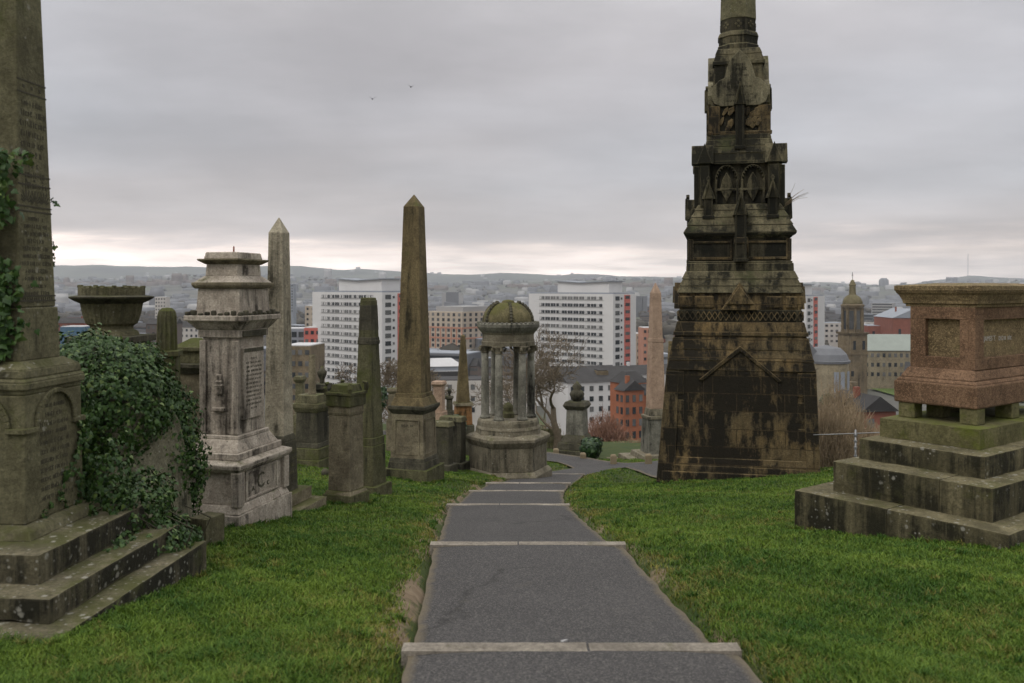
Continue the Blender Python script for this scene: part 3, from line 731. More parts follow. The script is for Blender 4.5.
MB().lathe([(26 * s, H(335)), (24 * s, H(331)), (20 * s, H(329)), (20 * s, H(325))], 32).build('foot', M['grey_mossy'], root, .006)
MB().sq(30 * s, -.4, 28 * s, H(342)).sq(32 * s, H(342), 32 * s, H(335)).build('pedestal', M['dark_stone'], root, .015)
# draped column top
Y = 14.5; c = P(167, 310, Y); zg = gz(c.x, Y); s = Y / F
root = empty('draped_column', (c.x, Y, zg), R(10), 'mossy round topped stone column carved as hanging drapery', 'monument')
H = lambda py: (HY - py) * s - zg
dm = MB(); dm.lathe([(10.2 * s, H(350)), (9.8 * s, H(330)), (9.4 * s, H(316)), (8.2 * s, H(311)), (5 * s, H(308)), (.5 * s, H(307.5))], 26, flute=.13, fn=1)
dm.build('drapery', M['green_stone'], root, .006, smooth=False)
MB().sq(11 * s, -.3, 11 * s, H(356)).sq(13 * s, H(356), 13 * s, H(350)).build('pedestal', M['green_stone'], root, .015)
# dark corniced tomb behind the pale one
Y = 15.5; c = P(196, 345, Y); zg = gz(c.x, Y); s = Y / F
root = empty('corniced_tomb', (c.x, Y, zg), R(-10), 'dark corniced tomb half hidden between the ivy and the pale tomb', 'tomb')
H = lambda py: (HY - py) * s - zg
MB().sq(19 * s, -.5, 18 * s, H(372)).build('die', M['buff'], root, .02)
MB().sq(20 * s, H(372), 24 * s, H(366)).sq(25 * s, H(366), 25 * s, H(362)).build('cornice', M['dark_stone'], root, .01)
MB().sq(15 * s, H(362), 15 * s, H(350)).sq(18 * s, H(350), 18 * s, H(346)).sq(16 * s, H(346), 4 * s, H(338)).build('cap', M['green_stone'], root, .01)

# ------------------------------------------------------------------ pale tomb
cx, cy = -3.74, 12.1; zg = gz(cx, cy); root = empty('victorian_tomb', (cx, cy, zg), R(-13.5), 'large pale ornate tomb with stacked cornices, a worn tablet and a carved monogram', 'tomb')
Hm = lambda z: z - zg
MB().rbox(-.52, .50, -.72, .70, Hm(-3.6), Hm(-2.88), .09, .014, .03, 11).build('plinth', M['pale'], root)
bs = MB(); bs.sq(.47, Hm(-2.88), .43, Hm(-2.78), .68, .63).sq(.41, Hm(-2.78), .41, Hm(-2.36), .60, .60)
for sx in (-1, 1):
    for sy in (-1, 1): bs.box(sx * .41 - .06, sx * .41 + .06, sy * .60 - .07, sy * .60 + .07, Hm(-2.79), Hm(-2.352))
bs.build('base', M['pale'], root, .012)
MB().sq(.46, Hm(-2.36), .50, Hm(-2.30), .66, .70).sq(.50, Hm(-2.30), .50, Hm(-2.255), .70, .70).sq(.50, Hm(-2.255), .40, Hm(-2.22), .70, .60).build('base_cornice', M['pale'], root, .01)
pl = MB(); pl.sq(.40, Hm(-2.22), .40, Hm(-2.13), .58, .58).sq(.37, Hm(-2.13), .30, Hm(-1.98), .54, .42).sq(.31, Hm(-1.98), .30, Hm(-1.93), .41, .40)
pl.build('sloped_plinth', M['pale'], root, .012)
MB().sq(.265, Hm(-1.93), .255, Hm(-.66), .35, .34).build('die', M['pale'], root, .012)
for sx in (-1, 1): MB().box(sx * .235 - .045, sx * .235 + .045, -.375, -.335, Hm(-1.92), Hm(-.70)).build('pilaster', M['pale'], root, .008)
# small lidded urn relief on the near face
MB().box(-.09, .09, -.40, -.345, Hm(-1.62), Hm(-1.57)).build('relief_shelf', M['pale'], root, .012)
ur = MB(); ur.box(-.05, .05, -.385, -.345, Hm(-1.40), Hm(-1.22)).box(-.062, .062, -.39, -.345, Hm(-1.30), Hm(-1.27)).box(-.04, .04, -.38, -.345, Hm(-1.22), Hm(-1.14))
ur.build('relief_urn', M['pale'], root, .015)
MB().box(-.13, .13, -.352, -.345, Hm(-1.9), Hm(-1.64)).build('front_panel', M['pale'], root, .004)
tb = MB(); tb.box(.258, .30, -.26, .26, Hm(-1.74), Hm(-.80)); tb.build('tablet', M['pale'], root, .006)
MB().box(.30, .305, -.25, .25, Hm(-.86), Hm(-.81)).build('tablet_head', M['dark_stone'], root, .002)
worn_lines(root, [(Hm(-.96 - .055 * k), .2 if k not in (0, 12) else .08, .03) for k in range(13)], lambda u, z: (Vector((.3005, u, z)), Vector((1, 0, 0))), M['letters'], 17)
cn = MB(); cn.sq(.30, Hm(-.66), .30, Hm(-.56), .38, .38).sq(.31, Hm(-.56), .40, Hm(-.44), .39, .49).sq(.42, Hm(-.44), .42, Hm(-.37), .52, .52)
cn.build('main_cornice', M['pale'], root, .01)
cr_ = MB()
for sx in (-1, 1):
    for k in range(9):
        t = -.38 + .095 * k; h = .05 + .02 * math.sin(k * 2.1); cr_.box(sx * .385 - .03, sx * .385 + .03, t * 1.25 - .035, t * 1.25 + .035, Hm(-.37), Hm(-.37) + h)
        cr_.box(t - .03, t + .03, sx * .485 - .03, sx * .485 + .03, Hm(-.37), Hm(-.37) + h)
cr_.build('cresting', M['dark_stone'], root, .02)
MB().box(.30, .32, -.3, .3, Hm(-.655), Hm(-.57)).build('carved_frieze', M['dark_stone'], root, .01)
tr = MB(); tr.sq(.32, Hm(-.37), .30, Hm(-.02), .40, .38); tr.build('attic', M['pale'], root, .012)
MB().sq(.33, Hm(-.02), .36, Hm(.02), .41, .44).sq(.36, Hm(.02), .36, Hm(.06), .44, .44).build('attic_cornice', M['buff'], root, .008)
MB().sq(.34, Hm(.06), .24, Hm(.15), .42, .32).sq(.235, Hm(.15), .225, Hm(.30), .31, .30).build('upper_block', M['pale'], root, .01)
MB().sq(.235, Hm(.30), .31, Hm(.35), .31, .39).sq(.31, Hm(.35), .31, Hm(.37), .39, .39).build('upper_cornice', M['buff'], root, .006)
MB().sq(.25, Hm(.37), .23, Hm(.46), .33, .31).build('top_block', M['pale'], root, .012)
MB().lathe([(.012, Hm(.45)), (.010, Hm(.54)), (.004, Hm(.55))], 6).build('spike', M['red_brick'], root)
# carved monogram on the base panel
pn = MB()
for a, b, c_, d in ((-.42, .42, -2.76, -2.73), (-.42, .42, -2.41, -2.38), (-.42, -.39, -2.73, -2.41), (.39, .42, -2.73, -2.41)): pn.box(.408, .428, a, b, Hm(c_), Hm(d))
pn.build('base_panel', M['pale'], root, .005)
mg = text_part('monogram', 'C', .29, M['dark_stone'], root, (.412, -.02, Hm(-2.575)), (R(90), 0, R(90)), .006)
mg2 = text_part('monogram', 'A', .085, M['dark_stone'], root, (.412, -.22, Hm(-2.64)), (R(90), 0, R(90)), .006)
mg3 = text_part('monogram', 'C', .085, M['dark_stone'], root, (.412, .17, Hm(-2.64)), (R(90), 0, R(90)), .006)

# ------------------------------------------------------------------ obelisk helper
def obelisk_mb(h0, z0, h1, z1, tip):
    m = MB(); m.sq(h0, z0, h1, z1); k = len(m.v) - 4
    m.f.pop(1) if len(m.f) == 6 else None
    m.v.append((0, 0, tip)); m.f += [(k, k + 1, k + 4), (k + 1, k + 2, k + 4), (k + 2, k + 3, k + 4), (k + 3, k, k + 4)]
    return m

# pale slender obelisk
Y = 14.2; c = P(279, 300, Y); zg = gz(c.x, Y); s = Y / F; H = lambda py: (HY - py) * s - zg
root = empty('slender_obelisk', (c.x, Y, zg), R(-13), 'pale slender obelisk standing close behind the ornate pale tomb', 'monument')
obelisk_mb(10.6 * s, H(436), 7.7 * s, H(233), H(216.5)).build('shaft', M['pale_tall'], root, .01)
MB().sq(12.6 * s, H(440), 11 * s, H(434)).build('shaft_foot', M['dark_stone'], root, .01)
MB().sq(14 * s, H(492), 12.8 * s, H(440)).build('pedestal', M['dark_stone'], root, .015)
MB().rbox(-.34, .36, -.45, .42, H(502), H(490), .08, .01, .02, 21).build('upper_step', M['buff'], root)
MB().rbox(-.50, .56, -.62, .55, H(530), H(502), .08, .01, .02, 22).build('lower_step', M['buff'], root)
worn_lines(root, [(H(452 + 7 * k), .16, .05) for k in range(5)], lambda u, z: (Vector((14.05 * s, u, z)), Vector((1, 0, 0))), M['grey_mossy'], 4)

# draped pedestal beside the path
x, y = hit(345, 503); zg = gz(x, y); Y = y + .1; s = Y / F; H = lambda py: (HY - py) * s - zg
root = empty('square_pedestal', (x, Y, zg), R(-24), 'buff square pedestal with a mossy scrolled cap, first beside the path', 'monument')
MB().rbox(-.285, .285, -.285, .285, -.3, .16, .08, .008, .016, 31).build('plinth', M['green_stone'], root)
MB().sq(.265, .16, .235, .22).build('base_moulding', M['buff'], root, .01)
MB().sq(.215, .22, .205, H(414)).build('shaft', M['buff'], root, .012)
MB().sq(.21, H(414), .225, H(411)).sq(.215, H(411), .215, H(405)).build('necking', M['buff'], root, .006)
MB().sq(.24, H(405), .245, H(394)).sq(.265, H(394), .265, H(391)).build('cap', M['green_stone'], root, .01)
sw = MB(); sw.sq(.20, H(391), .17, H(384))
for sx, sy in ((1, 1), (1, -1), (-1, 1), (-1, -1)):
    sw.tube([(sx * .24, sy * .24, H(391)), (sx * .25, sy * .25, H(387)), (sx * .24, sy * .24, H(383)), (sx * .20, sy * .20, H(382))], [.035, .045, .04, .02], 7)
sw.build('scrolled_top', M['green_stone'], root, .01)
# stone ball in the grass
x, y = hit(325, 476); b_ = MB(); b_.lathe([(.02, -.02), (.06, .0), (.085, .05), (.09, .09), (.07, .14), (.03, .17), (.005, .175)], 16)
o = b_.build('stone_ball', M['dark_stone'], None, smooth=True); o.location = (x, y, gz(x, y)); setp(o, 'small fallen stone ball lying in grass left of the buff pedestal', 'stone')

# dark pedestal with draped finial
x, y = hit(309, 466, 10); zg = gz(x, y); Y = y + .35; s = Y / F; H = lambda py: (HY - py) * s - zg
root = empty('finial_pedestal', (x, Y, zg), R(-16), 'squat dark pedestal with stepped base and broken column stub', 'monument')
MB().sq(16.5 * s, -.3, 16.5 * s, H(457)).build('lower_step', M['green_stone'], root, .02)
MB().sq(15 * s, H(457), 14.6 * s, H(446)).build('upper_step', M['green_stone'], root, .02)
MB().sq(13.4 * s, H(446), 12.6 * s, H(441)).sq(11.9 * s, H(441), 11.4 * s, H(411)).build('die', M['dark_stone'], root, .015)
MB().sq(12 * s, H(411), 14.6 * s, H(406)).sq(14.6 * s, H(406), 14.6 * s, H(402)).sq(12 * s, H(402), 11 * s, H(394)).build('cap', M['grey_mossy'], root, .012)
MB().lathe([(4.6 * s, H(394)), (3.8 * s, H(391)), (3.6 * s, H(368)), (3.2 * s, H(355))], 14).build('column_stub', M['buff'], root, smooth=False)

# truncated obelisk
x, y = hit(367, 494, 10); zg = gz(x, y); Y = y + .2; s = Y / F; H = lambda py: (HY - py) * s - zg
root = empty('broken_obelisk', (x, Y, zg), R(-22), 'greenish obelisk with a flat broken top on a mossy block', 'monument')
ob = MB(); ob.sq(10.6 * s, H(436), 6.2 * s, H(300)); ob.fr(-6.2 * s, 5.6 * s, -6.2 * s, 6.2 * s, H(300), -5.6 * s, 5.0 * s, -5.6 * s, 5.8 * s, H(297.6)); ob.build('shaft', M['green_stone'], root, .012)
MB().sq(7.9 * s, H(340), 7.7 * s, H(337)).sq(8.2 * s, H(344), 8.2 * s, H(340)).build('carved_collar', M['dark_stone'], root, .006)
MB().sq(7.25 * s, H(330), 6.45 * s, H(305)).build('carved_panel', M['dark_stone'], root, .004)
MB().sq(11.6 * s, H(444), 11.6 * s, H(436)).build('shaft_foot', M['green_stone'], root, .01)
MB().sq(12.8 * s, H(484), 12 * s, H(444)).build('die', M['green_stone'], root, .015)
MB().rbox(-.33, .33, -.33, .33, -.3, H(483), .09, .012, .02, 41).build('base', M['green_stone'], root)

# big obelisk
x, y = hit(412, 481, 10); zg = gz(x, y); Y = y + .45; s = Y / F; H = lambda py: (HY - py) * s - zg
root = empty('great_obelisk', (x, Y, zg), R(-17), 'tallest brown green obelisk beside the path, sharp tip, panelled pedestal', 'monument')
obelisk_mb(13.3 * s, H(394), 8.1 * s, H(207), H(194)).build('shaft', M['moss_obelisk'], root, .012)
MB().sq(18 * s, H(404), 15 * s, H(396)).sq(14.5 * s, H(396), 14.2 * s, H(392)).build('shaft_foot', M['moss_obelisk'], root, .01)
MB().sq(16.5 * s, H(412), 20 * s, H(407)).sq(20 * s, H(407), 20 * s, H(404)).build('cornice', M['dark_stone'], root, .008)
MB().sq(17.8 * s, H(456), 16.4 * s, H(412)).build('die', M['buff'], root, .012)
dp = MB()
for q in range(4):
    t = MB(); t.box(-13 * s, 13 * s, -18.0 * s, -16 * s, H(452), H(450.5)).box(-12.4 * s, 12.4 * s, -17.6 * s, -15 * s, H(418), H(416.5))
    t.box(-13.2 * s, -12 * s, -18 * s, -16 * s, H(450.5), H(418)).box(12 * s, 13.2 * s, -18 * s, -16 * s, H(450.5), H(418)); dp.join(t.rot(q))
dp.build('die_panel', M['buff'], root, .004)
worn_lines(root, [(H(424), 6 * s, 2.4 * s)], lambda u, z: (Vector((u, -17.6 * s, z)), Vector((0, -1, 0))), M['letters'], 9)
MB().sq(20 * s, H(466), 19 * s, H(459)).sq(19 * s, H(459), 18 * s, H(455)).build('base_moulding', M['dark_stone'], root, .012)
MB().rbox(-.58, .58, -.58, .58, -.4, H(465.5), .1, .012, .022, 51).build('plinth', M['green_stone'], root)

# pair of dark upright tombs behind it
for (pxc, pyb, pyt, hw_, dp_, rz, lab) in [(441, 476, 421, .34, .16, -24, 'left of two thick dark headstones behind the great obelisk'), (453, 474, 416, .36, .2, -20, 'taller flat topped dark headstone between great obelisk and rotunda')]:
    Y = 27.0 if pxc < 450 else 28.2; c = P(pxc, pyb, Y); zg = gz(c.x, Y); s = Y / F; H = lambda py: (HY - py) * s - zg
    root = empty('headstone', (c.x, Y, zg), R(rz), lab, 'headstone', 'thick dark headstones by the rotunda')
    MB().box(-hw_, hw_, -dp_, dp_, -.3, H(pyt + 5)).build('slab', M['dark_stone'], root, .03)
    MB().fr(-hw_ - .04, hw_ + .04, -dp_ - .04, dp_ + .04, H(pyt + 5), -hw_, hw_, -dp_, dp_, H(pyt)).build('cap', M['grey_mossy'], root, .02)
    MB().box(-hw_ - .1, hw_ + .1, -dp_ - .1, dp_ + .1, -.3, .22).build('base', M['dark_stone'], root, .03)

# ------------------------------------------------------------------ rotunda
Y = 28.6; c = P(507.5, 473, Y); zg = (HY - 472) / F * (Y - 1.2); s = Y / F; H = lambda py: (HY - py) * s - zg
rot = empty('domed_rotunda', (c.x + .02, Y, zg), R(-2), 'open domed rotunda of six columns on a hexagonal base, mossy dome', 'monument')
A0 = R(9)
def hexl(prof): return MB().lathe(prof, 6, rot=A0 + R(30))
hexl([(1.42, -.9), (1.42, H(470)), (1.30, H(466))]).build('plinth', M['rot_stone'], rot, .02)
hexl([(1.25, H(466)), (1.24, H(443))]).build('base', M['rot_stone'], rot, .015)
hexl([(1.25, H(443)), (1.31, H(440)), (1.36, H(437)), (1.35, H(434.5)), (1.25, H(432.5)), (1.10, H(431))]).build('base_cornice', M['rot_stone'], rot, .012)
MB().lathe([(1.06, H(433)), (1.03, H(428)), (1.04, H(426.5)), (.99, H(424)), (.98, H(420)), (.95, H(417.5)), (.0, H(417.4))], 12, rot=A0).build('stylobate', M['rot_stone'], rot, .012)
bu = MB().lathe([(.20, H(417.6)), (.20, H(413)), (.15, H(411)), (.17, H(407)), (.12, H(404)), (.02, H(402))], 14).build('broken_pedestal', M['green_stone'], rot)
# column
Rc = .735
colm = None
for k in range(6):
    a = A0 + R(30 + 60 * k); x_, y_ = Rc * math.sin(a), -Rc * math.cos(a)
    if colm is None:
        cb = MB(); cb.lathe([(.17, H(417.5)), (.17, H(415.8)), (.14, H(414.4)), (.128, H(413.4)), (.124, H(385)), (.108, H(352.5))], 20); colm = cb.build('column', M['rot_dark'], rot, smooth=False)
        for f in colm.data.polygons: f.use_smooth = abs(f.normal.z) < .5
        cp = MB(); cp.lathe([(.112, H(352.5)), (.13, H(351.6)), (.115, H(351)), (.14, H(348)), (.16, H(346.5))], 16); cp.box(-.165, .165, -.165, .165, H(346.5), H(345))
        for sx in (-1, 1):
            for sy in (-1, 1): cp.tube([(sx * .11, sy * .11, H(351)), (sx * .155, sy * .155, H(348.5)), (sx * .165, sy * .165, H(346.8))], [.02, .05, .04], 7)
        cap_ = cp.build('capital', M['rot_stone'], colm, .006)
        colm.location = (x_, y_, 0); colm.rotation_euler = (0, 0, a)
    else:
        o = colm.copy(); COL.objects.link(o); o.location = (x_, y_, 0); o.rotation_euler = (0, 0, a)
        ca = cap_.copy(); COL.objects.link(ca); ca.parent = o
def ring(prof, n=48): return MB().lathe(prof, n, rot=A0)
rg = MB(); prof = [(.56, H(345)), (.84, H(345)), (.85, H(341)), (.82, H(340.5)), (.82, H(334)), (.86, H(332)), (.56, H(331.9))]
n = 48; b = 0
rg.lathe(prof, n); rg.f = rg.f[:-2]
for k in range(n): rg.f.append((k, (k + 1) % n, (len(prof) - 1) * n + (k + 1) % n, (len(prof) - 1) * n + k))
rg.build('entablature', M['rot_stone'], rot)
ring([(.86, H(332)), (.93, H(329.5)), (.99, H(326.5)), (1.0, H(323.6)), (.97, H(322.6)), (.85, H(322))]).build('cornice', M['rot_dark'], rot)
dn = MB()
for k in range(40):
    a = 2 * math.pi * k / 40; q = MB().box(-.03, .03, -.995, -.92, H(323.6), H(321.2)); ca, sa = math.cos(a), math.sin(a)
    q.v = [(x * ca - y * sa, x * sa + y * ca, z) for x, y, z in q.v]; dn.join(q)
dn.build('cornice_cresting', M['rot_dark'], rot, .012)
dome = [(.83, H(322.3))] + [(.83 * math.cos(t) ** .9, H(322) + .66 * math.sin(t)) for t in np.linspace(.08, 1.2, 9)] + [(.20, H(303.5)), (.21, H(302)), (.17, H(300.5)), (.03, H(299.6))]
ring(dome).build('dome', M['dome'], rot, smooth=True)
rb = MB()
for k in range(6):
    a = A0 + R(60 * k + 0)
    for t in np.linspace(.10, 1.12, 8):
        r_ = .83 * math.cos(t) ** .9; z_ = H(322) + .66 * math.sin(t)
        q = MB().lathe([(.015, -.05), (.05, -.02), (.06, .03), (.02, .085)], 6); rb.add([(x + (r_ + .01) * math.sin(a), y - (r_ + .01) * math.cos(a), z + z_) for x, y, z in q.v], q.f)
rb.build('crocketed_rib', M['dark_stone'], rot)

# ------------------------------------------------------------------ tall sooty monument
MX, MY = 5.46, 21.75; zg = gz(MX, 20.2) - .1
mon = empty('gothic_monument', (MX, MY, zg), R(-12.5), 'towering soot blackened gothic monument with gables and an octagonal column', 'monument')
def mh(hw_px):                                            # half width in metres of a stage whose front face is hw_px wide in the photo
    h = 1.0
    for _ in range(6): h = hw_px / F * (MY - h)
    return h
def mz(py, h): return (HY - py) / F * (MY - h * .97) - zg
def stage(name, mat, rows, bevel=.015, parent=mon, **k):
    mb = MB()
    for (p0, w0, p1, w1) in rows:
        h0, h1 = mh(w0), mh(w1); zb, zt = mz(p0, h0), mz(p1, h1); mb.sq(h0, zb, h1, zt)
    return mb.build(name, mat, parent, bevel, **k)
def stageq(name, mat, rows, **k):                        # like stage, but z is continuous from row to row
    mb = MB(); zprev = None
    for (p0, w0, p1, w1) in rows:
        h0, h1 = mh(w0), mh(w1); zb = mz(p0, h0) if zprev is None else zprev; zt = max(zb + .01, mz(p1, h1)); mb.sq(h0, zb, h1, zt); zprev = zt
    return mb.build(name, mat, mon, k.get('bevel', .015)), zprev
_, zc = stageq('plinth', M['soot'], [(500, 78, 474, 77.5), (474, 76, 467, 75)])
_, zc = stageq('plinth_course', M['soot'], [(467, 75, 459, 73.5)])
_, zc = stageq('battered_base', M['soot'], [(459, 72.5, 371, 71)])
_, zc = stageq('weathered_courses', M['soot'], [(371, 73, 361, 70.5), (361, 71.5, 350, 67), (350, 68, 336, 64), (336, 66, 332, 65.5), (332, 64.5, 322, 62)])
_, zc = stageq('pierced_band', M['recess_dark'], [(322, 60.5, 310, 60)])
_, zc = stageq('frieze', M['soot'], [(310, 59.5, 293, 59)])
_, zc = stageq('sloped_roof', M['soot_green'], [(293, 62, 286, 58.5), (286, 59.5, 279, 56), (279, 57, 271, 53)])
_, zc = stageq('string_course', M['soot_green'], [(271, 52.5, 263, 52), (263, 51, 261, 51)])
_, zc = stageq('panelled_die', M['recess_dark'], [(261, 48.5, 238, 48.5)])
_, zc = stageq('cornice', M['soot_green'], [(238, 50, 235, 52), (235, 54, 232, 55.5)])
_, zc = stageq('middle_roof', M['soot_green'], [(232, 55.5, 225, 51), (225, 52, 217, 47), (217, 48, 210, 43), (210, 44, 204, 40)])
_, zc = stageq('tracery_stage', M['recess_dark'], [(204, 32, 161, 31)])
_, zc = stageq('upper_roof', M['soot_green'], [(161, 36, 153, 34.5), (153, 35.5, 146, 33), (146, 33.5, 139, 31.5), (139, 31.5, 134, 30.5)])
_, zc = stageq('inscribed_stage', M['soot_green'], [(134, 28, 84, 27), (84, 25, 64, 23.5)])
_, zc = stageq('neck_mouldings', M['soot_green'], [(64, 25.5, 60, 25.5), (60, 24.5, 54, 22.5), (54, 23, 48, 20.5)])
zcol = zc
def octs(name, rows, mat, bevel=.008):
    prof = []
    for py, wpx in rows: prof.append((wpx / F * (MY - .4) / math.cos(math.pi / 8), (HY - py) / F * (MY - .4) - zg))
    return MB().lathe(prof, 8, rot=math.pi / 8).build(name, mat, mon, bevel)
octs('column_foot', [(49, 20), (44, 20), (43, 19), (36, 19), (35, 20), (32, 19), (30, 18)], M['soot_green'])
octs('traceried_collar', [(30, 17), (17, 17)], M['recess_dark'])
octs('column', [(17, 17.6), (-60, 15.5)], M['grey_mossy'])
octs('column_capital', [(-60, 15.5), (-66, 18), (-70, 22), (-75, 22)], M['soot_green'])
MB().lathe([(.3, mz(-75, 0)), (.2, mz(-90, 0)), (.05, mz(-120, 0))], 8).build('finial', M['soot_green'], mon)
cq = MB()
for k in range(8):                                        # little quatrefoil bosses on the collar
    a = 2 * math.pi * k / 8; r_ = 17.2 / F * (MY - .4)
    for du, dz in ((-.055, 0), (.055, 0), (0, .06), (0, -.06)):
        q = MB().lathe([(.005, -.012), (.035, -.006), (.03, .012), (.004, .016)], 7)
        pts_ = [(x, z_, y) for x, y, z_ in q.v]
        zz_ = mz(23.5, .4) + dz
        cq.add([((x + du) * math.cos(a) - (-r_ - y) * -math.sin(a) * -1 if False else (x + du) * math.cos(a) + (r_ + y) * math.sin(a), (x + du) * math.sin(a) - (r_ + y) * math.cos(a), z + zz_) for x, y, z in pts_], q.f)
cq.build('collar_boss', M['soot_green'], mon)
def on_faces(make, name, mat, bevel=.01, faces=(0, 1, 2, 3), each=True):
    for q in faces: make(MB()).rot(q).build(name, mat, mon, bevel)
def fx(px, h): return (px - 740) / F * (MY - h * .97)     # photo column -> local x on the face of a stage
# big gable relief on the battered base (front and back), lesser panels each side
hB = mh(71.3)
def gable(m):
    pts_ = [(fx(700, hB), mz(380, hB)), (fx(740, hB), mz(346, hB)), (fx(780, hB), mz(380, hB))]
    t = .07
    o_ = [(p[0], p[1]) for p in pts_]
    m.prism([o_[0], o_[1], (o_[1][0], o_[1][1] - t * 1.6), (o_[0][0] + t, o_[0][1] - t * .4)], -hB - .06, -hB + .3)
    m.prism([o_[1], o_[2], (o_[2][0] - t, o_[2][1] - t * .4), (o_[1][0], o_[1][1] - t * 1.6)], -hB - .06, -hB + .3)
    return m
on_faces(gable, 'gable_moulding', M['soot'], .012)
def gpanel(m):
    m.prism([(fx(704, hB), mz(452, hB)), (fx(776, hB), mz(452, hB)), (fx(776, hB), mz(379, hB)), (fx(740, hB), mz(350, hB)), (fx(704, hB), mz(379, hB))], -hB - .02, -hB + .35); return m
on_faces(gpanel, 'gable_panel', M['soot'], .01)
for a, b_ in ((668, 685), (795, 808)):                      # carved corner panels
    for t, u in ((372, 396), (401, 421), (427, 452)): on_faces(lambda m: m.box(fx(a, hB), fx(b_, hB), -hB - .022, -hB + .1, mz(u, hB), mz(t, hB)), 'corner_panel', M['soot'], .02)
for sx in (-1, 1):                                          # battered corner buttresses, widening to the ground
    for sy in (-1, 1):
        m = MB(); hb_, ht_ = mh(76), mh(66); zb_, zm_, zt_ = mz(486, hb_), mz(372, hB), mz(338, ht_)
        def sp(a0, a1): return sorted((a0, a1))
        m.fr(*sp(sx * (hb_ + (.16 if sx < 0 else .03)), sx * (hb_ - .25)), *sp(sy * (hb_ + .02), sy * (hb_ - .3)), zb_, *sp(sx * (hB + .035), sx * (hB - .25)), *sp(sy * (hB + .02), sy * (hB - .3)), zm_)
        m.fr(*sp(sx * (hB + .035), sx * (hB - .25)), *sp(sy * (hB + .02), sy * (hB - .3)), zm_, *sp(sx * (ht_ + .0), sx * (ht_ - .25)), *sp(sy * (ht_ - .02), sy * (ht_ - .3)), zt_)
        m.build('corner_buttress', M['soot'], mon, .012)
hP = mh(60.3)
def lattice(m):
    for k in range(22):
        x0 = -hP + 2 * hP * (k + .5) / 22; d = hP / 22 * .95; z0_, z1_ = mz(320.5, hP), mz(311.5, hP); zm = (z0_ + z1_) / 2; t = .022
        for sx in (-1, 1):
            for (za, zb) in ((z0_, zm), (z1_, zm)):
                m.prism([(x0, za), (x0 + t, za), (x0 + sx * d + t, zb), (x0 + sx * d, zb)], -hP - .03, -hP + .02)
    return m
on_faces(lattice, 'lattice', M['soot'], .0)
hF = mh(59.3)
for a, b_ in ((680, 694), (696, 715), (766, 781), (784, 795)): on_faces(lambda m: m.box(fx(a, hF), fx(b_, hF), -hF - .04, -hF + .05, mz(308, hF), mz(296, hF)), 'carved_panel', M['soot'], .03)
def canopy(m):
    m.prism([(fx(722, hF), mz(310, hF)), (fx(758, hF), mz(310, hF)), (fx(740, hF), mz(282, hF))], -hF - .16, -hF + .25)
    m.prism([(fx(727, hF), mz(304, hF)), (fx(753, hF), mz(304, hF)), (fx(740, hF), mz(286, hF))], -hF - .2, -hF - .155)
    return m
on_faces(canopy, 'gabled_canopy', M['soot'], .012)
hD = mh(48.7)
def dpan(m):
    for a, b_ in ((695, 731), (749, 785)):
        for t, u in ((241, 243), (257, 259.5)): m.box(fx(a, hD), fx(b_, hD), -hD - .03, -hD + .02, mz(u, hD), mz(t, hD))
    for a, b_ in ((690, 695), (731, 733), (747, 749), (785, 790)): m.box(fx(a, hD), fx(b_, hD), -hD - .03, -hD + .02, mz(260, hD), mz(239, hD))
    return m
on_faces(dpan, 'die_panel', M['soot'], .006)
# pinnacled buttresses
def pinn(m, xc_, w_, yb, ye, ya, yd, h, out, cap=False):      # shaft yb..ye, gable cap to ya; yd depth behind
    x0, x1 = fx(xc_ - w_, h), fx(xc_ + w_, h); xm = (x0 + x1) / 2
    e = .05; ze, za = mz(ye, h), mz(ya, h)
    if cap:
        m.prism([(x0 - e, ze - .04), (x1 + e, ze - .04), (xm, za)], -h - out - .03, -h + yd + .02)
        for sx_, xe in ((-1, x0 - e), (1, x1 + e)):           # raised copings of the gablet
            m.prism([(xe, ze - .05), (xm, za + .03), (xm, za - .08), (xe - sx_ * .06, ze - .05)], -h - out - .075, -h - out - .02)
        m.prism([(xm - .03, za), (xm + .03, za), (xm + .045, za + .06), (xm, za + .12), (xm - .045, za + .06)], -h - out - .05, -h - out + .03)
    else:
        m.box(x0, x1, -h - out, -h + yd, mz(yb, h), ze)
        m.box(x0, x0 + .035, -h - out - .03, -h - out + .01, mz(yb, h), ze - .06); m.box(x1 - .035, x1, -h - out - .03, -h - out + .01, mz(yb, h), ze - .06)
        m.box(x0 - .03, x1 + .03, -h - out - .04, -h - out + .06, mz(yb, h), mz(yb, h) + .08)
    return m
def pinnacle(name, *a, side=None):
    for fs, oo in (((0, 2), a[7]), ((1, 3), a[7] if side is None else side)):
        b_ = a[:7] + (oo,)
        on_faces(lambda m: pinn(m, *b_), name + '_shaft', M['recess_dark'], .008, fs); on_faces(lambda m: pinn(m, *b_, True), name + '_cap', M['soot_green'], .008, fs)
hR = mh(44)
pinnacle('central_pinnacle', 741, 5.5, 262, 214, 194, .55, hD, .22, side=.06)
on_faces(lambda m: m.box(fx(734.5, hD), fx(748, hD), -hD - .245, -hD + .02, mz(244, hD), mz(238, hD)), 'pinnacle_block', M['soot'], .01, (0, 2))
hT = mh(33)
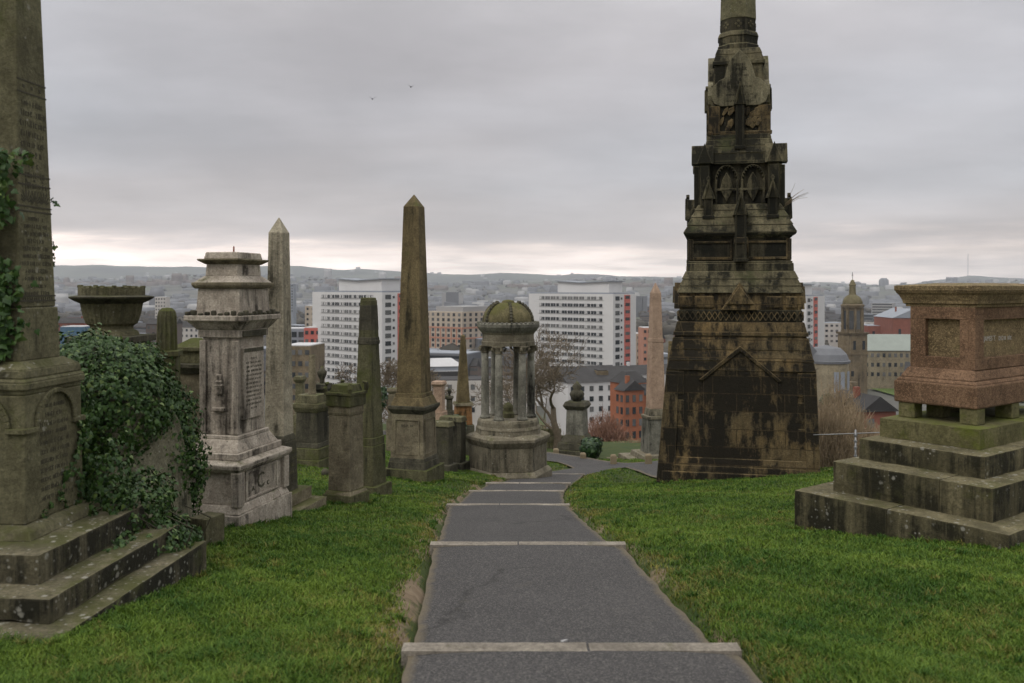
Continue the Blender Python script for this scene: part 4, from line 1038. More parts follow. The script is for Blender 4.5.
def corner_pin(cx_, cy_):                                  # crossed gables on a corner buttress
    m = MB(); w_ = .125; ze, za = mz(162, hT), mz(144, hT); zb = mz(207, hT); ox, oy = (1 if cx_ > 0 else -1), (1 if cy_ > 0 else -1)
    m.box(cx_ - w_, cx_ + w_, cy_ - w_, cy_ + w_, zb, ze)
    m.box(*sorted((cx_ + ox * w_, cx_ + ox * (w_ + .12))), cy_ - w_ * .8, cy_ + w_ * .8, zb, ze - .1); m.box(cx_ - w_ * .8, cx_ + w_ * .8, *sorted((cy_ + oy * w_, cy_ + oy * (w_ + .10))), zb, ze - .1)
    a, b_ = sorted((cy_ - oy * .2, cy_ + oy * .27)); e = w_ + .045
    m.prism([(cx_ - e, ze - .05), (cx_ + e, ze - .05), (cx_, za)], a, b_)
    t = MB(); a, b_ = sorted((cx_ - ox * .2, cx_ + ox * .30)); t.prism([(cy_ - e, ze - .05), (cy_ + e, ze - .05), (cy_, za - .01)], a, b_); t.v = [(y, x, z) for x, y, z in t.v]
    return m.join(t)
for sx in (-1, 1):
    pinnacle('lower_pinnacle', 741 + sx * 31, 4.6, 219, 197, 181, .22, mh(42), .12, side=-.02)
    for sy in (-1, 1): corner_pin(sx * .78, sy * .80).build('corner_pinnacle', M['soot_green'], mon, .01)
# two pointed arches with shields in each face of the tracery stage
def arches(m):
    for cx_ in (728, 753.5):
        w_ = fx(cx_ + 11.5, hT) - fx(cx_, hT); x0 = fx(cx_, hT); zs = mz(180, hT); za = mz(165, hT); t = .06; n = 7
        for sx in (-1, 1):
            pr_ = [(x0 + sx * w_ * (1 - (k / n) ** 1.7), zs + (za - zs) * math.sin(k / n * math.pi / 2)) for k in range(n + 1)]
            for (a, b_), (c_, d_) in zip(pr_[:-1], pr_[1:]): m.prism([(a, b_), (a - sx * t, b_ - t * .2), (c_ - sx * t * .5, d_ - t), (c_, d_)], -hT - .08, -hT + .12)
            m.box(*sorted((x0 + sx * w_, x0 + sx * (w_ - .05))), -hT - .08, -hT + .1, mz(204, hT), zs)
    m.box(fx(716, hT), fx(766, hT), -hT - .06, -hT + .1, mz(190.5, hT), mz(188.5, hT))
    m.box(fx(716, hT), fx(766, hT), -hT - .09, -hT + .1, mz(164, hT), mz(161, hT))
    return m
on_faces(arches, 'pointed_arches', M['soot_green'], .006)
for cx_ in (728, 753.5): on_faces(lambda m: m.prism([(fx(cx_ - 6.5, hT), mz(189, hT)), (fx(cx_, hT), mz(202, hT)), (fx(cx_ + 6.5, hT), mz(189, hT)), (fx(cx_ + 4, hT), mz(179, hT)), (fx(cx_, hT), mz(172, hT)), (fx(cx_ - 4, hT), mz(179, hT))], -hT - .05, -hT + .1), 'carved_shield', M['soot_green'], .02)
# trefoil plaque, side shafts and canopy of the inscribed stage
hU = mh(27.5)
def trefoil(m):
    pts_ = [(741, 50), (749, 58), (753, 66), (756, 78), (761, 80), (767, 86), (769, 95), (766, 103), (760, 106), (722, 106), (716, 103), (713, 95), (715, 86), (721, 80), (726, 78), (729, 66), (733, 58)]
    m.prism([(fx(a, hU), mz(b_, hU)) for a, b_ in pts_][::-1], -hU - .06, -hU + .45); return m
on_faces(trefoil, 'trefoil_plaque', M['plaque'], .012)
for q in range(4):
    o = worn_lines(mon, [(mz(66, hU), .13, .06), (mz(70.5, hU), .18, .06), (mz(77, hU), .22, .055), (mz(88, hU), .3, .05), (mz(96, hU), .32, .05), (mz(102, hU), .3, .05)], lambda u, z: (Vector((u + fx(741, hU), -hU - .061, z)), Vector((0, -1, 0))), M['recess_dark'], 20 + q)
    o.rotation_euler = (0, 0, q * math.pi / 2)
for a in (712.5, 720, 762, 769): on_faces(lambda m: m.box(fx(a - 1.8, hU), fx(a + 1.8, hU), -hU - .05, -hU + .2, mz(134, hU), mz(106, hU)), 'corner_shaft', M['soot'], .01)
on_faces(lambda m: m.box(fx(710, hU), fx(772, hU), -hU - .07, -hU + .05, mz(135, hU), mz(131.5, hU)), 'string_course', M['soot'], .01)
pinnacle('plaque_pinnacle', 741, 4.2, 150, 104, 84, .3, hU, .16, side=.07)
def relief(m):
    rd = random.Random(12)
    for k in range(16):
        a = rd.choice([rd.uniform(722, 735), rd.uniform(747, 760)]); b_ = rd.uniform(111, 129)
        m.prism([(fx(a + 3.2 * math.cos(t + rd.random()), hU), mz(b_ + 5 * math.sin(t), hU)) for t in (0, 1.2, 2.5, 3.6, 5)][::-1], -hU - rd.uniform(.03, .08), -hU + .02)
    return m
on_faces(relief, 'figure_relief', M['soot'], .01)
tw = empty('sprouting_twigs', P(788, 200, 21.3), 0, 'wispy bare twigs sprouting high on the right of the gothic monument', 'plant')
g = np.random.default_rng(77); tb = MB()
for k in range(9):
    d = Vector((g.uniform(.1, .5), g.uniform(-.2, .2), g.uniform(.0, .45))); tb.tube([Vector((-.25, 0, -.25)), d * .5, d], [.008, .005, .003], 3)
tb.build('stems', M['twig'], tw)

# ------------------------------------------------------------------ granite tomb on the right
tomb = empty('granite_tomb', (4.97, 9.0, -3.0), math.atan2(.605, .796), 'massive red brown granite chest tomb on four mossy steps, right foreground', 'tomb')
T = lambda z: z + 3.0
def tstep(name, mat, x0, x1, y0, y1, z0, z1, sd, split):
    prev = y0
    rt = None
    xs = [x0] + [x0 + (x1 - x0) * t for t in split[0]] + [x1]; ys = [y0] + [y0 + (y1 - y0) * t for t in split[1]] + [y1]
    for i in range(len(xs) - 1):
        for j in range(len(ys) - 1):
            g_ = .004
            MB().rbox(xs[i] + (g_ if i else 0), xs[i + 1], ys[j] + (g_ if j else 0), ys[j + 1], T(z0), T(z1) + .004 * ((i + j) % 2), .085, .007, .012, sd + i * 3.1 + j * 7.7).build(name, mat, tomb)
tstep('bottom_step_stone', M['tomb_step'], 0, 4.8, 0, 2.51, -3.4, -2.48, 1, ([.45], [.52]))
tstep('second_step_stone', M['tomb_step'], .33, 4.45, .31, 2.195, -2.48, -2.12, 2, ([.35, .7], [.30, .74]))
tstep('third_step_stone', M['tomb_step'], .74, 4.05, .58, 2.1, -2.12, -1.87, 3, ([.3], []))
tstep('top_step_stone', M['tomb_step_green'], 1.083, 3.7, .8, 2.03, -1.87, -1.635, 4, ([.5], []))
for (x, y) in ((1.45, 1.05), (1.75, 1.62), (1.45, 1.82), (2.35, 1.05), (2.35, 1.8), (3.25, 1.05), (3.25, 1.8)):
    obox('leg_block', M['tomb_step_green'], tomb, x - .09, x + .11, y - .09, y + .12, T(-1.633), T(-1.446), bevel=.012)
sb = MB(); sb.box(1.336, 3.45, .95, 1.99, T(-1.445), T(-1.17)).fr(1.345, 3.44, .96, 1.98, T(-1.17), 1.38, 3.40, 1.0, 1.94, T(-1.125)); sb.fr(1.38, 3.40, 1.0, 1.94, T(-1.125), 1.48, 3.32, 1.06, 1.88, T(-1.0))
sb.build('base_slab', M['granite'], tomb, .022)
dx0, dx1, dy0, dy1 = 1.5, 3.3, 1.05, 1.86
MB().box(dx0 + .07, dx1 - .07, dy0 + .055, dy1 - .055, T(-1.0), T(-.24)).build('chest', M['granite_top'], tomb, .0)
# frames on the four faces leave the panels sunk
fr_ = MB(); zb, zt = T(-1.0), T(-.245); b1, b2 = T(-.86), T(-.40)
fr_.box(dx0, dx1, dy0, dy0 + .075, zb, b1).box(dx0, dx1, dy0, dy0 + .075, b2, zt).box(dx0, dx0 + .22, dy0, dy0 + .075, b1, b2).box(dx1 - .22, dx1, dy0, dy0 + .075, b1, b2)
fr_.box(dx0, dx1, dy1 - .075, dy1, zb, b1).box(dx0, dx1, dy1 - .075, dy1, b2, zt).box(dx0, dx0 + .22, dy1 - .075, dy1, b1, b2).box(dx1 - .22, dx1, dy1 - .075, dy1, b1, b2)
ya, yb = dy0 + .076, dy1 - .076
fr_.box(dx0, dx0 + .075, ya, yb, zb, b1 + .0).box(dx0, dx0 + .075, ya, yb, b2 + .005, zt).box(dx0, dx0 + .075, ya, ya + .11, b1, b2 + .005).box(dx0, dx0 + .075, yb - .12, yb, b1, b2 + .005)
fr_.box(dx1 - .075, dx1, ya, yb, zb, zt)
fr_.build('panel_frame', M['granite'], tomb, .006)
cn = MB(); cx0, cx1, cy0, cy1 = 1.40, 3.42, .93, 2.02
lv = [(.10, -.245), (.10, -.215), (.075, -.205), (.07, -.17), (.04, -.10), (.012, -.065), (.012, -.05), (.0, -.045), (.0, .015), (.03, .022)]
for (i0, z0_), (i1, z1_) in zip(lv[:-1], lv[1:]): cn.fr(cx0 + i0, cx1 - i0, cy0 + i0, cy1 - i0, T(z0_), cx0 + i1, cx1 - i1, cy0 + i1, cy1 - i1, T(z1_) + .0005)
cn.build('cornice', M['granite_top'], tomb, .004)
MB().fr(cx0 + .05, cx1 - .05, cy0 + .05, cy1 - .05, T(.022), cx0 + .35, cx1 - .35, cy0 + .35, cy1 - .35, T(.05)).build('lid', M['granite_top'], tomb, .01)
text_part('inscription', 'JAMES T', .085, M['letters_pale'], tomb, (1.98, 1.1045, T(-.635)), (R(90), 0, 0), .0015)
worn_lines(tomb, [(T(-.585), .14, .035)], lambda u, z: (Vector((2.3 + u, 1.1052, z)), Vector((0, -1, 0))), M['granite_top'], 31)
worn_lines(tomb, [(T(-.665), .18, .055)], lambda u, z: (Vector((2.40 + u, 1.1052, z)), Vector((0, -1, 0))), M['letters_pale'], 33)
worn_lines(tomb, [(T(-.73), .22, .04)], lambda u, z: (Vector((2.30 + u, 1.1052, z)), Vector((0, -1, 0))), M['granite_top'], 32)
MB().lathe([(.012, 0), (.010, .16), (.004, .2)], 6).build('iron_pin', M['steel'], tomb).location = (.55, .33, T(-2.475) - .12)

# ------------------------------------------------------------------ lower terrace behind
def at_px(px, Y): x = (px - CX) / F * Y; return x, gz(x, Y)
# statue / urn pedestal
Y = 45.; x, zg = at_px(577, Y); zg = (HY - 456) / F * Y; s = Y / F; H = lambda py: (HY - py) * s - zg
root = empty('urn_monument', (x, Y, zg), R(-22), 'dark stepped monument with grey die and draped urn, right of the rotunda', 'monument')
MB().sq(18 * s, -1.2, 18 * s, H(448)).build('lower_step', M['dark_stone'], root, .03)
MB().sq(16 * s, H(448), 15 * s, H(441)).build('upper_step', M['dark_stone'], root, .03)
MB().sq(13.5 * s, H(441), 10 * s, H(434)).build('plinth', M['dark_stone'], root, .03)
MB().sq(9 * s, H(434), 8.4 * s, H(409)).build('die', M['rot_dark'], root, .02)
MB().sq(9 * s, H(409), 11.5 * s, H(405)).sq(11.5 * s, H(405), 9.5 * s, H(401)).build('cornice', M['dark_stone'], root, .02)
MB().lathe([(4 * s, H(401)), (6 * s, H(398)), (7.6 * s, H(394)), (6 * s, H(391)), (3.5 * s, H(389.5)), (5 * s, H(386)), (2 * s, H(383)), (.4 * s, H(381))], 16).build('urn', M['dark_stone'], root, smooth=True)
# bollards
bl = None; bg_lab = ['short timber post beside the road, leftmost, next to the rotunda', 'short timber post in front of the urn monument', 'short timber post in front of the pink obelisk steps', 'short timber post nearest the gothic monument']
for (px, py), lab in zip([(556, 462), (583, 466), (613.5, 471), (648.5, 478)], bg_lab):
    Y = 41.5 - (px - 556) * .05; x = (px - CX) / F * Y; z = gz(x, Y)
    if bl is None:
        bl = empty('timber_post', (x, Y, z), 0, lab, 'post', 'short timber posts along the cemetery road')
        MB().box(-.13, .13, -.13, .13, -.3, .40).build('shaft', M['wood'], bl, .02); MB().fr(-.13, .13, -.13, .13, .40, -.08, .08, -.08, .08, .46).build('top', M['wood'], bl, .01)
    else: dup(bl, (x, Y, z), 0, lab)
# pink granite obelisk
Y = 43.; x = (655.5 - CX) / F * Y; zg = (HY - 468) / F * Y; s = Y / F; H = lambda py: (HY - py) * s - zg
root = empty('pink_obelisk', (x, Y, zg), R(12), 'slim pink granite obelisk on a grey pedestal and broad steps', 'monument')
obelisk_mb(5.6 * s, H(338), 4.4 * s, H(293), H(282)).build('upper_shaft', M['pink'], root, .02)
MB().sq(6.3 * s, H(342), 6.3 * s, H(338)).build('band', M['pink'], root, .02)
MB().sq(7.6 * s, H(408), 6.0 * s, H(342)).build('lower_shaft', M['pink'], root, .02)
MB().sq(9 * s, H(415), 8 * s, H(408)).sq(11.5 * s, H(418), 11.5 * s, H(415)).build('cap', M['rot_stone'], root, .02)
MB().sq(11.8 * s, H(452), 10.5 * s, H(418)).build('pedestal', M['rot_dark'], root, .02)
MB().sq(20 * s, H(457), 19 * s, H(452)).build('upper_step', M['rot_stone'], root, .03)
MB().sq(30 * s, H(463), 29 * s, H(457)).build('middle_step', M['rot_stone'], root, .03)
MB().sq(40 * s, -1.5, 39 * s, H(463)).build('lower_step', M['rot_stone'], root, .03)
# thin obelisk on orange sandstone
Y = 36.; x = (463 - CX) / F * Y; zg = gz(x, Y); s = Y / F; H = lambda py: (HY - py) * s - zg
root = empty('thin_obelisk', (x, Y, zg), R(12), 'thin dark tapering obelisk on an orange sandstone pedestal', 'monument')
obelisk_mb(6.2 * s, H(402), 2.2 * s, H(336), H(334)).build('shaft', M['moss_obelisk'], root, .01)
MB().sq(9.2 * s, H(405), 8.6 * s, H(402)).build('cornice', M['buff'], root, .01)
MB().sq(8.4 * s, H(424), 7.6 * s, H(405)).build('pedestal', M['orange_stone'], root, .015)
MB().sq(11 * s, -.5, 10 * s, H(424)).build('base', M['dark_stone'], root, .02)
# smaller monuments of the lower terrace
def small_ped(px, pyt, pyb, wpx, Y, mat, lab, rz=-10, urn=False, cat='monument', name='small_pedestal'):
    x = (px - CX) / F * Y; zg = (HY - pyb) / F * Y; s = Y / F; H = lambda py: (HY - py) * s - zg
    r = empty(name, (x, Y, zg), R(rz), lab, cat); q = (pyb - pyt)
    ub = pyt + (q * .3 if urn else 0)
    MB().sq(wpx * .66 * s, -1.0, wpx * .6 * s, H(pyb - q * .14)).build('base', mat, r, .02)
    MB().sq(wpx * .44 * s, H(pyb - q * .14), wpx * .40 * s, H(ub + q * .14)).build('die', mat, r, .015)
    MB().sq(wpx * .44 * s, H(ub + q * .14), wpx * .58 * s, H(ub + q * .08)).sq(wpx * .58 * s, H(ub + q * .08), wpx * .5 * s, H(ub)).build('cap', mat, r, .012)
    if urn: MB().lathe([(wpx * .16 * s, H(ub)), (wpx * .12 * s, H(ub - q * .05)), (wpx * .30 * s, H(ub - q * .15)), (wpx * .33 * s, H(ub - q * .2)), (wpx * .14 * s, H(ub - q * .25)), (wpx * .05 * s, H(pyt))], 12).build('urn', mat, r, smooth=True)
    return r
small_ped(439, 381, 416, 11, 38, M['pink'], 'small reddish pedestal with a pale cap behind the great obelisk', -15)
small_ped(449.5, 388, 414, 7, 40, M['dark_stone'], 'little dark urn on a stem between great and thin obelisks', 0, True)
small_ped(322, 366, 424, 15, 27, M['dark_stone'], 'pedestal with a lantern shaped urn behind the broken column stub', -14, True)
small_ped(393, 388, 424, 9, 33, M['buff'], 'narrow buff headstone pillar just left of the great obelisk', -8)
small_ped(376, 392, 438, 9, 26, M['dark_stone'], 'dark pillar peeping out right of the broken obelisk', -20)
small_ped(331, 402, 436, 13, 30, M['rot_stone'], 'pale headstone pillar half hidden behind the buff pedestal', -14)
small_ped(300, 376, 420, 9, 31, M['grey_mossy'], 'grey pillar behind the squat dark pedestal', -6)
x, y = (552 - CX) / F * 50, 50
rw = empty('rubble_wall', (x, y, (HY - 452) / F * 50), R(-8), 'low broken rubble wall between the rotunda and the urn monument', 'wall')
wb = MB(); g = random.Random(3)
for i in range(9):
    for j in range(5 - (i > 5) - (i > 7) - (i < 1)): wb.rbox(-1.4 + i * .32, -1.4 + i * .32 + .30, -.2, .2, -.5 + j * .36 + .002 * i, -.5 + j * .36 + .345, .11, .02, .03, i + j * 3.)
wb.build('stonework', M['grey_mossy'], rw)
# scaffold handrail behind the tomb
x0, Yr = (855.5 - CX) / F * 17.5, 17.5
fr0 = empty('handrail', (x0, Yr, (HY - 458) / F * Yr), 0, 'galvanised steel tube handrail on a post behind the granite tomb', 'rail')
MB().tube([(0, 0, -.6), (0, 0, .55)], [.018, .018], 10).build('post', M['steel'], fr0, smooth=True)
MB().tube([(-.78, .12, .43), (-.3, .03, .46), (.9, -.1, .53), (2.6, -.3, .60)], [.009] * 4, 8).build('rail', M['steel'], fr0, smooth=True)
cl_ = MB()
for zc in (.04, .2, .33, .44): cl_.lathe([(.018, zc - .02), (.034, zc - .015), (.034, zc + .015), (.018, zc + .02)], 8)
cl_.build('clamp', M['steel'], fr0)

# ------------------------------------------------------------------ bare trees and scrub
def tree(name, lab, px, pyb, pyt, Y, spread, seed, mat=None, lean=0, levels=5, nb=3, cat='tree', trunk_r=None, fork=.28):
    x = (px - CX) / F * Y; zg = (HY - pyb) / F * Y; Ht = (pyb - pyt) / F * Y; g = random.Random(seed)
    r = empty(name, (x, Y, zg), 0, lab, cat); limb, twig = MB(), MB()
    def grow(p, d, ln, rad, lv):
        n = 4 if lv < 2 else 3; pts_ = [p]; rr = [rad]; q = p.copy(); dd_ = d.copy()
        for k in range(n):
            dd_ = (dd_ + Vector((g.gauss(0, .20), g.gauss(0, .20), g.gauss(.05, .12)))).normalized(); q = q + dd_ * ln / n; pts_.append(q.copy()); rr.append(rad * (1 - .42 * (k + 1) / n))
        rr = [max(q_, .00024 * Y) for q_ in rr]; (limb if lv < 2 else twig).tube(pts_, rr, 7 if lv < 2 else (5 if lv < 3 else 3))
        if lv >= levels: return
        for k in range(nb + (1 if lv > 1 else 0)):
            t = g.uniform(.35, 1.0) if k else 1.0; i = min(n - 1, int(t * n)); bp = pts_[i] + (pts_[i + 1] - pts_[i]) * (t * n - i)
            side = Vector((g.gauss(0, 1), g.gauss(0, 1), g.gauss(.12, .5))); side = (side - dd_ * side.dot(dd_)).normalized()
            nd = (dd_ * g.uniform(.45, .9) + side * g.uniform(.5, 1.0) * spread).normalized()
            grow(bp, nd, ln * g.uniform(.58, .80), rr[-1] * g.uniform(.6, .85) + .001, lv + 1)
    grow(Vector((0, 0, -.6)), Vector((lean, 0, 1)).normalized(), Ht * fork + .6, trunk_r or Ht * .028, 0)
    limb.build('trunk', mat or M['bark'], r, smooth=True); twig.build('crown', mat or M['bark'], r)
    return r
tree('bare_tree', 'spreading bare tree right behind the domed rotunda', 556, 452, 285, 50, 1.1, 6, lean=-.05, levels=6)
tree('bare_tree', 'bare tree leaning left behind the rotunda columns', 530, 452, 332, 56, 1.0, 15, lean=-.2, levels=5)
tree('bare_tree', 'small twisted bare tree between broken and great obelisks', 386, 426, 318, 46, 1.15, 23, lean=.0, levels=6, trunk_r=.16)
tree('bare_tree', 'bare tree at the foot of the left white tower block', 352, 410, 352, 120, 1.0, 18, levels=5)
def shrub(lab, px, pyb, pyt, wpx, Y, seed, mat, n=260, group=None):
    x = (px - CX) / F * Y; zg = (HY - pyb) / F * Y; Ht = (pyb - pyt) / F * Y; W = wpx / F * Y / 2; g = random.Random(seed)
    r = empty('bare_shrub', (x, Y, zg), 0, lab, 'shrub', group); m = MB()
    for k in range(n):
        a = g.uniform(0, 6.28); rad_ = W * math.sqrt(g.random()); b0 = Vector((rad_ * math.cos(a) * .6, rad_ * math.sin(a) * .5, -.4)); hh = Ht * (1 - .6 * (rad_ / W) ** 2) * g.uniform(.45, 1)
        tip = Vector((rad_ * math.cos(a) * 1.25 + g.gauss(0, W * .2), rad_ * math.sin(a) + g.gauss(0, W * .2), hh)); mid = (b0 + tip) / 2 + Vector((g.gauss(0, W * .12), g.gauss(0, W * .12), hh * .15))
        th = .0004 * Y; m.tube([b0, mid, tip], [th * 1.6, th, th * .4], 3)
        for q in range(3):
            u = mid + (tip - mid) * g.random(); m.tube([u, u + Vector((g.gauss(0, W * .18), g.gauss(0, W * .18), g.uniform(0, Ht * .22)))], [th * .7, th * .3], 3)
    m.build('stems', mat, r); return r
shrub('brown bramble scrub against the right side of the gothic monument', 828, 482, 398, 40, 27, 1, M['twig'], 620)
shrub('tangled brown scrub behind the steel handrail', 856, 478, 408, 50, 32, 2, M['twig'], 620)
shrub('paler bramble thicket between monument scrub and the handrail', 842, 470, 392, 50, 40, 12, M['twig'], 520)
shrub('wide brown thicket below the brick house', 880, 474, 420, 56, 44, 13, M['twig'], 520)
shrub('bare scrub hanging below the stone hall with bay window', 838, 440, 376, 40, 60, 3, M['twig'], 360)
shrub('reddish bare shrub in front of the orange brick flats', 605, 452, 408, 40, 62, 4, M['twig_red'], 380)
shrub('pale brown scrub beside the rubble wall by the rotunda', 548, 452, 420, 26, 54, 5, M['twig'], 240)
shrub('bare scrub at the far end of the orange flats', 634, 454, 436, 34, 58, 6, M['twig'], 200)
shrub('brown scrub behind the two dark headstones', 425, 424, 392, 40, 58, 7, M['twig'], 260)
shrub('thin scrub right of the little twisted bare tree', 404, 418, 372, 30, 60, 8, M['twig'], 240)
shrub('dry scrub below the brick house, right of the handrail', 884, 470, 432, 34, 36, 9, M['twig'], 240)
def evergreen(lab, px, pyb, pyt, wpx, Y, seed, name='evergreen_bush'):
    x = (px - CX) / F * Y; zg = (HY - pyb) / F * Y; Ht = (pyb - pyt) / F * Y; W = wpx / F * Y / 2
    r = empty(name, (x, Y, zg), 0, lab, 'bush'); gg = np.random.default_rng(seed + 9); pl_, ql_ = [], []
    for k in range(6):
        a = gg.uniform(0, 6.28); rr_ = gg.uniform(.25, .55); p, q = lumps((W * .5 * math.cos(a), W * .5 * math.sin(a), Ht * gg.uniform(.2, .72)), (W * rr_, W * rr_, Ht * .5 * rr_), 420, seed + k, .3, -.2); pl_.append(p); ql_.append(q)
    p, q = lumps((0, 0, Ht * .4), (W * .6, W * .6, Ht * .4), 700, seed, .3, -.2); p2, q2 = np.concatenate(pl_), np.concatenate(ql_)
    pp = np.concatenate([p, p2]); pp = pp + np.random.default_rng(seed).normal(0, .09 * W, pp.shape)
    leaf_mesh('foliage', pp, np.concatenate([q, q2]), (.0042 * Y), M['evergreen'], r, .7, seed)
    MB().tube([(0, 0, -.4), (0, 0, Ht * .7)], [.06, .02], 6).build('trunk', M['bark'], r)
evergreen('glossy dark evergreen bush at the foot of the urn monument', 590, 458, 436, 22, 43, 41)
evergreen('small dark clipped evergreen beside the thin obelisk', 459, 434, 414, 13, 33, 42)
evergreen('dark upright evergreen beside the twisted bare tree', 381, 410, 386, 9, 44, 43)
evergreen('dark green bush on the slope below the stone hall', 826, 404, 394, 10, 90, 44)

# birds
for px, py, lab in ((372.5, 99, 'left of two tiny dark birds flying in the grey sky'), (411, 87, 'right, higher of two tiny dark birds in the grey sky')):
    b_ = MB(); c = P(px, py, 90)
    b_.lathe([(.005, -.2), (.05, -.1), (.06, .05), (.02, .18)], 6); b_.v = [(x, z, y) for x, y, z in b_.v]
    for sx in (-1, 1): b_.add([(0, .06, .02), (0, -.08, .02), (sx * .25, -.02, .14), (sx * .22, .06, .15), (sx * .45, -.12, .30), (0, .0, -.01), (sx * .24, .02, .13)], [(0, 1, 2, 3), (3, 2, 4), (5, 1, 2, 6), (6, 2, 4)])
    o = b_.build('flying_bird', M['bird']); o.location = c; o.rotation_euler = (0, 0, R(30)); setp(o, lab, 'bird', 'birds in the sky')

# ------------------------------------------------------------------ town
CITY = {}
def unit_window(key, w_, h_, mat, d=.12, sill=None):
    k = (key, round(w_, 2), round(h_, 2), mat.name)
    if k not in CITY:
        m = MB().box(-w_ / 2, w_ / 2, -d, .1, 0, h_); me = bpy.data.meshes.new(key); me.from_pydata(m.v, [], m.f); me.materials.append(mat); CITY[k] = me
    return CITY[k]
def put(me, name, parent, loc, rz=0, mat=None):
    o = bpy.data.objects.new(name, me); COL.objects.link(o); o.parent = parent; o.location = loc; o.rotation_euler = (0, 0, rz); return o
def block(name, lab, cat, x, y, rz, w_, d_, ztop, wall, roof=None, gable=0, floors=0, nf=0, ns=0, fh=2.8, winw=1.1, winh=1.3, roofmat=None, zb=None, group=None, top_margin=1.0, parapet=True, wmat=None):
    """origin at the near front corner; local +x runs along the front, +y along the depth"""
    zb = gz(x, y) - 3 if zb is None else zb
    r = empty(name, (x, y, zb), rz, lab, cat, group); h = ztop - zb
    MB().box(0, w_, 0, d_, 0, h).build('wall', wall, r, 0)
    if gable:
        o_ = .35
        if gable > 0: pr_ = MB().prism([(-o_, h + .003), (d_ + o_, h + .003), (d_ / 2, h + gable)], -o_, w_ + o_); pr_.v = [(yy, xx, z_) for xx, yy, z_ in pr_.v]
        else: pr_ = MB().prism([(-o_, h + .003), (w_ + o_, h + .003), (w_ / 2, h - gable)], -o_, d_ + o_)
        rf_ = pr_.build('roof', roofmat or M['slate'], r)
        MB().box(w_ * .3, w_ * .3 + .8, d_ * .5 - .35, d_ * .5 + .35, h + abs(gable) * .5, h + abs(gable) + .9).build('chimney', wall, rf_)
    else:
        MB().box(.25, w_ - .25, .25, d_ - .25, h + .003, h + .25).build('roof', roofmat or M['paleroof'], r)
    me = unit_window('window', winw, winh, wmat or M['glass'])
    for f in range(floors):
        zf = h - top_margin - winh - f * fh
        for k in range(nf): put(me, 'window', r, (w_ * (k + .5) / nf, .0, zf))
        for k in range(ns):
            put(me, 'window', r, (0, d_ * (k + .5) / ns, zf), R(-90)); put(me, 'window', r, (w_, d_ * (k + .5) / ns, zf), R(90))
    return r
# the three white slab blocks
def slab(lab, pxc, Yc, ztop, L_=40., W_=14., a=43., floors=14, fh=2.6):
    x = (pxc - CX) / F * Yc; zb = -48.; h = ztop - zb; a = R(a)
    r = empty('tower_block', (x, Yc, zb), -a, lab, 'tower block', 'white slab tower blocks')     # local -x along the front (away), +y along the end wall
    MB().box(-L_, 0, 0, W_, 0, h).build('wall', M['render'], r)
    MB().box(-L_ + .3, -.3, .3, W_ - .3, h + .003, h + .5).build('roof', M['bluegrey'], r)
    ph = MB().prism([(-L_ * .70, h + .5), (-L_ * .10, h + .5), (-L_ * .10, h + 4.4), (-L_ * .42, h + 3.9), (-L_ * .70, h + 4.6)], 3, W_ - 3).build('penthouse', M['render'], r)
    MB().prism([(-L_ * .72, h + 4.65), (-L_ * .42, h + 3.95), (-L_ * .08, h + 4.45), (-L_ * .08, h + 4.75), (-L_ * .42, h + 4.25), (-L_ * .72, h + 4.95)], 2.2, W_ - 2.2).build('roof', M['bluegrey'], ph)
    bandm = MB(); n = 22; x0, x1 = -L_ + 5.5, -4.5
    bm_ = MB().box(x0, x1, -.05, .1, 0, 1.15); me = bpy.data.meshes.new('window_band'); me.from_pydata(bm_.v, [], bm_.f); me.materials.append(M['glass'])
    mu = MB(); g = random.Random(int(pxc))
    for k in range(n + 1):
        xx = x0 + (x1 - x0) * k / n; wv = .08 if k % 2 else .30; mu.box(xx - wv / 2, xx + wv / 2, -.065, .02, 0, 1.15)
    for k in range(n):
        if g.random() < .35: xx = x0 + (x1 - x0) * (k + .25) / n; mu.box(xx, xx + .6, -.07, .02, .1, 1.1)
    mm = bpy.data.meshes.new('mullions'); mm.from_pydata(mu.v, [], mu.f); mm.materials.append(M['render'])
    sl_ = MB().box(x0 - .2, x1 + .2, -.12, .1, -.22, -.06); ms = bpy.data.meshes.new('sill_band'); ms.from_pydata(sl_.v, [], sl_.f); ms.materials.append(M['whitefar'])
    for f in range(floors):
        z = h - 2.1 - f * fh
        b_ = put(me, 'window_band', r, (0, 0, z)); put(mm, 'mullions', b_, (0, 0, 0)); put(ms, 'sill_band', b_, (0, 0, 0))
    w1 = unit_window('window', 2.4, 1.5, M['glass']); w2 = unit_window('window', .8, .8, M['glass'])
    pb = MB().box(-1.7, 1.7, -.25, .1, 0, fh - .06); mp_ = bpy.data.meshes.new('balcony_panel'); mp_.from_pydata(pb.v, [], pb.f); mp_.materials.append(M['panel_red'])
    wi = unit_window('balcony_opening', 2.6, 1.1, M['glass'], .32)
    for f in range(floors):
        z = h - 2.3 - f * fh
        put(w1, 'window', r, (0, 2.6, z), R(90)); put(w2, 'window', r, (0, 5.0, z + .3), R(90))
        q = put(mp_, 'balcony_panel', r, (0, 8.4, z - .6), R(90)); put(wi, 'balcony_opening', q, (0, 0, 1.15))
    return r
slab('white tower block at left with ribbon windows, behind the broken obelisk', 382, 300, -1.8)
slab('white tower block in the centre with a red balcony strip, behind the rotunda', 613, 318, -2.5)
slab('white tower block with red balcony strip, right of the gothic monument', 806, 352, -3.6, W_=17)

def corner(px, Y): return (px - CX) / F * Y, Y
def ZP(py, Y): return (HY - py) / F * Y
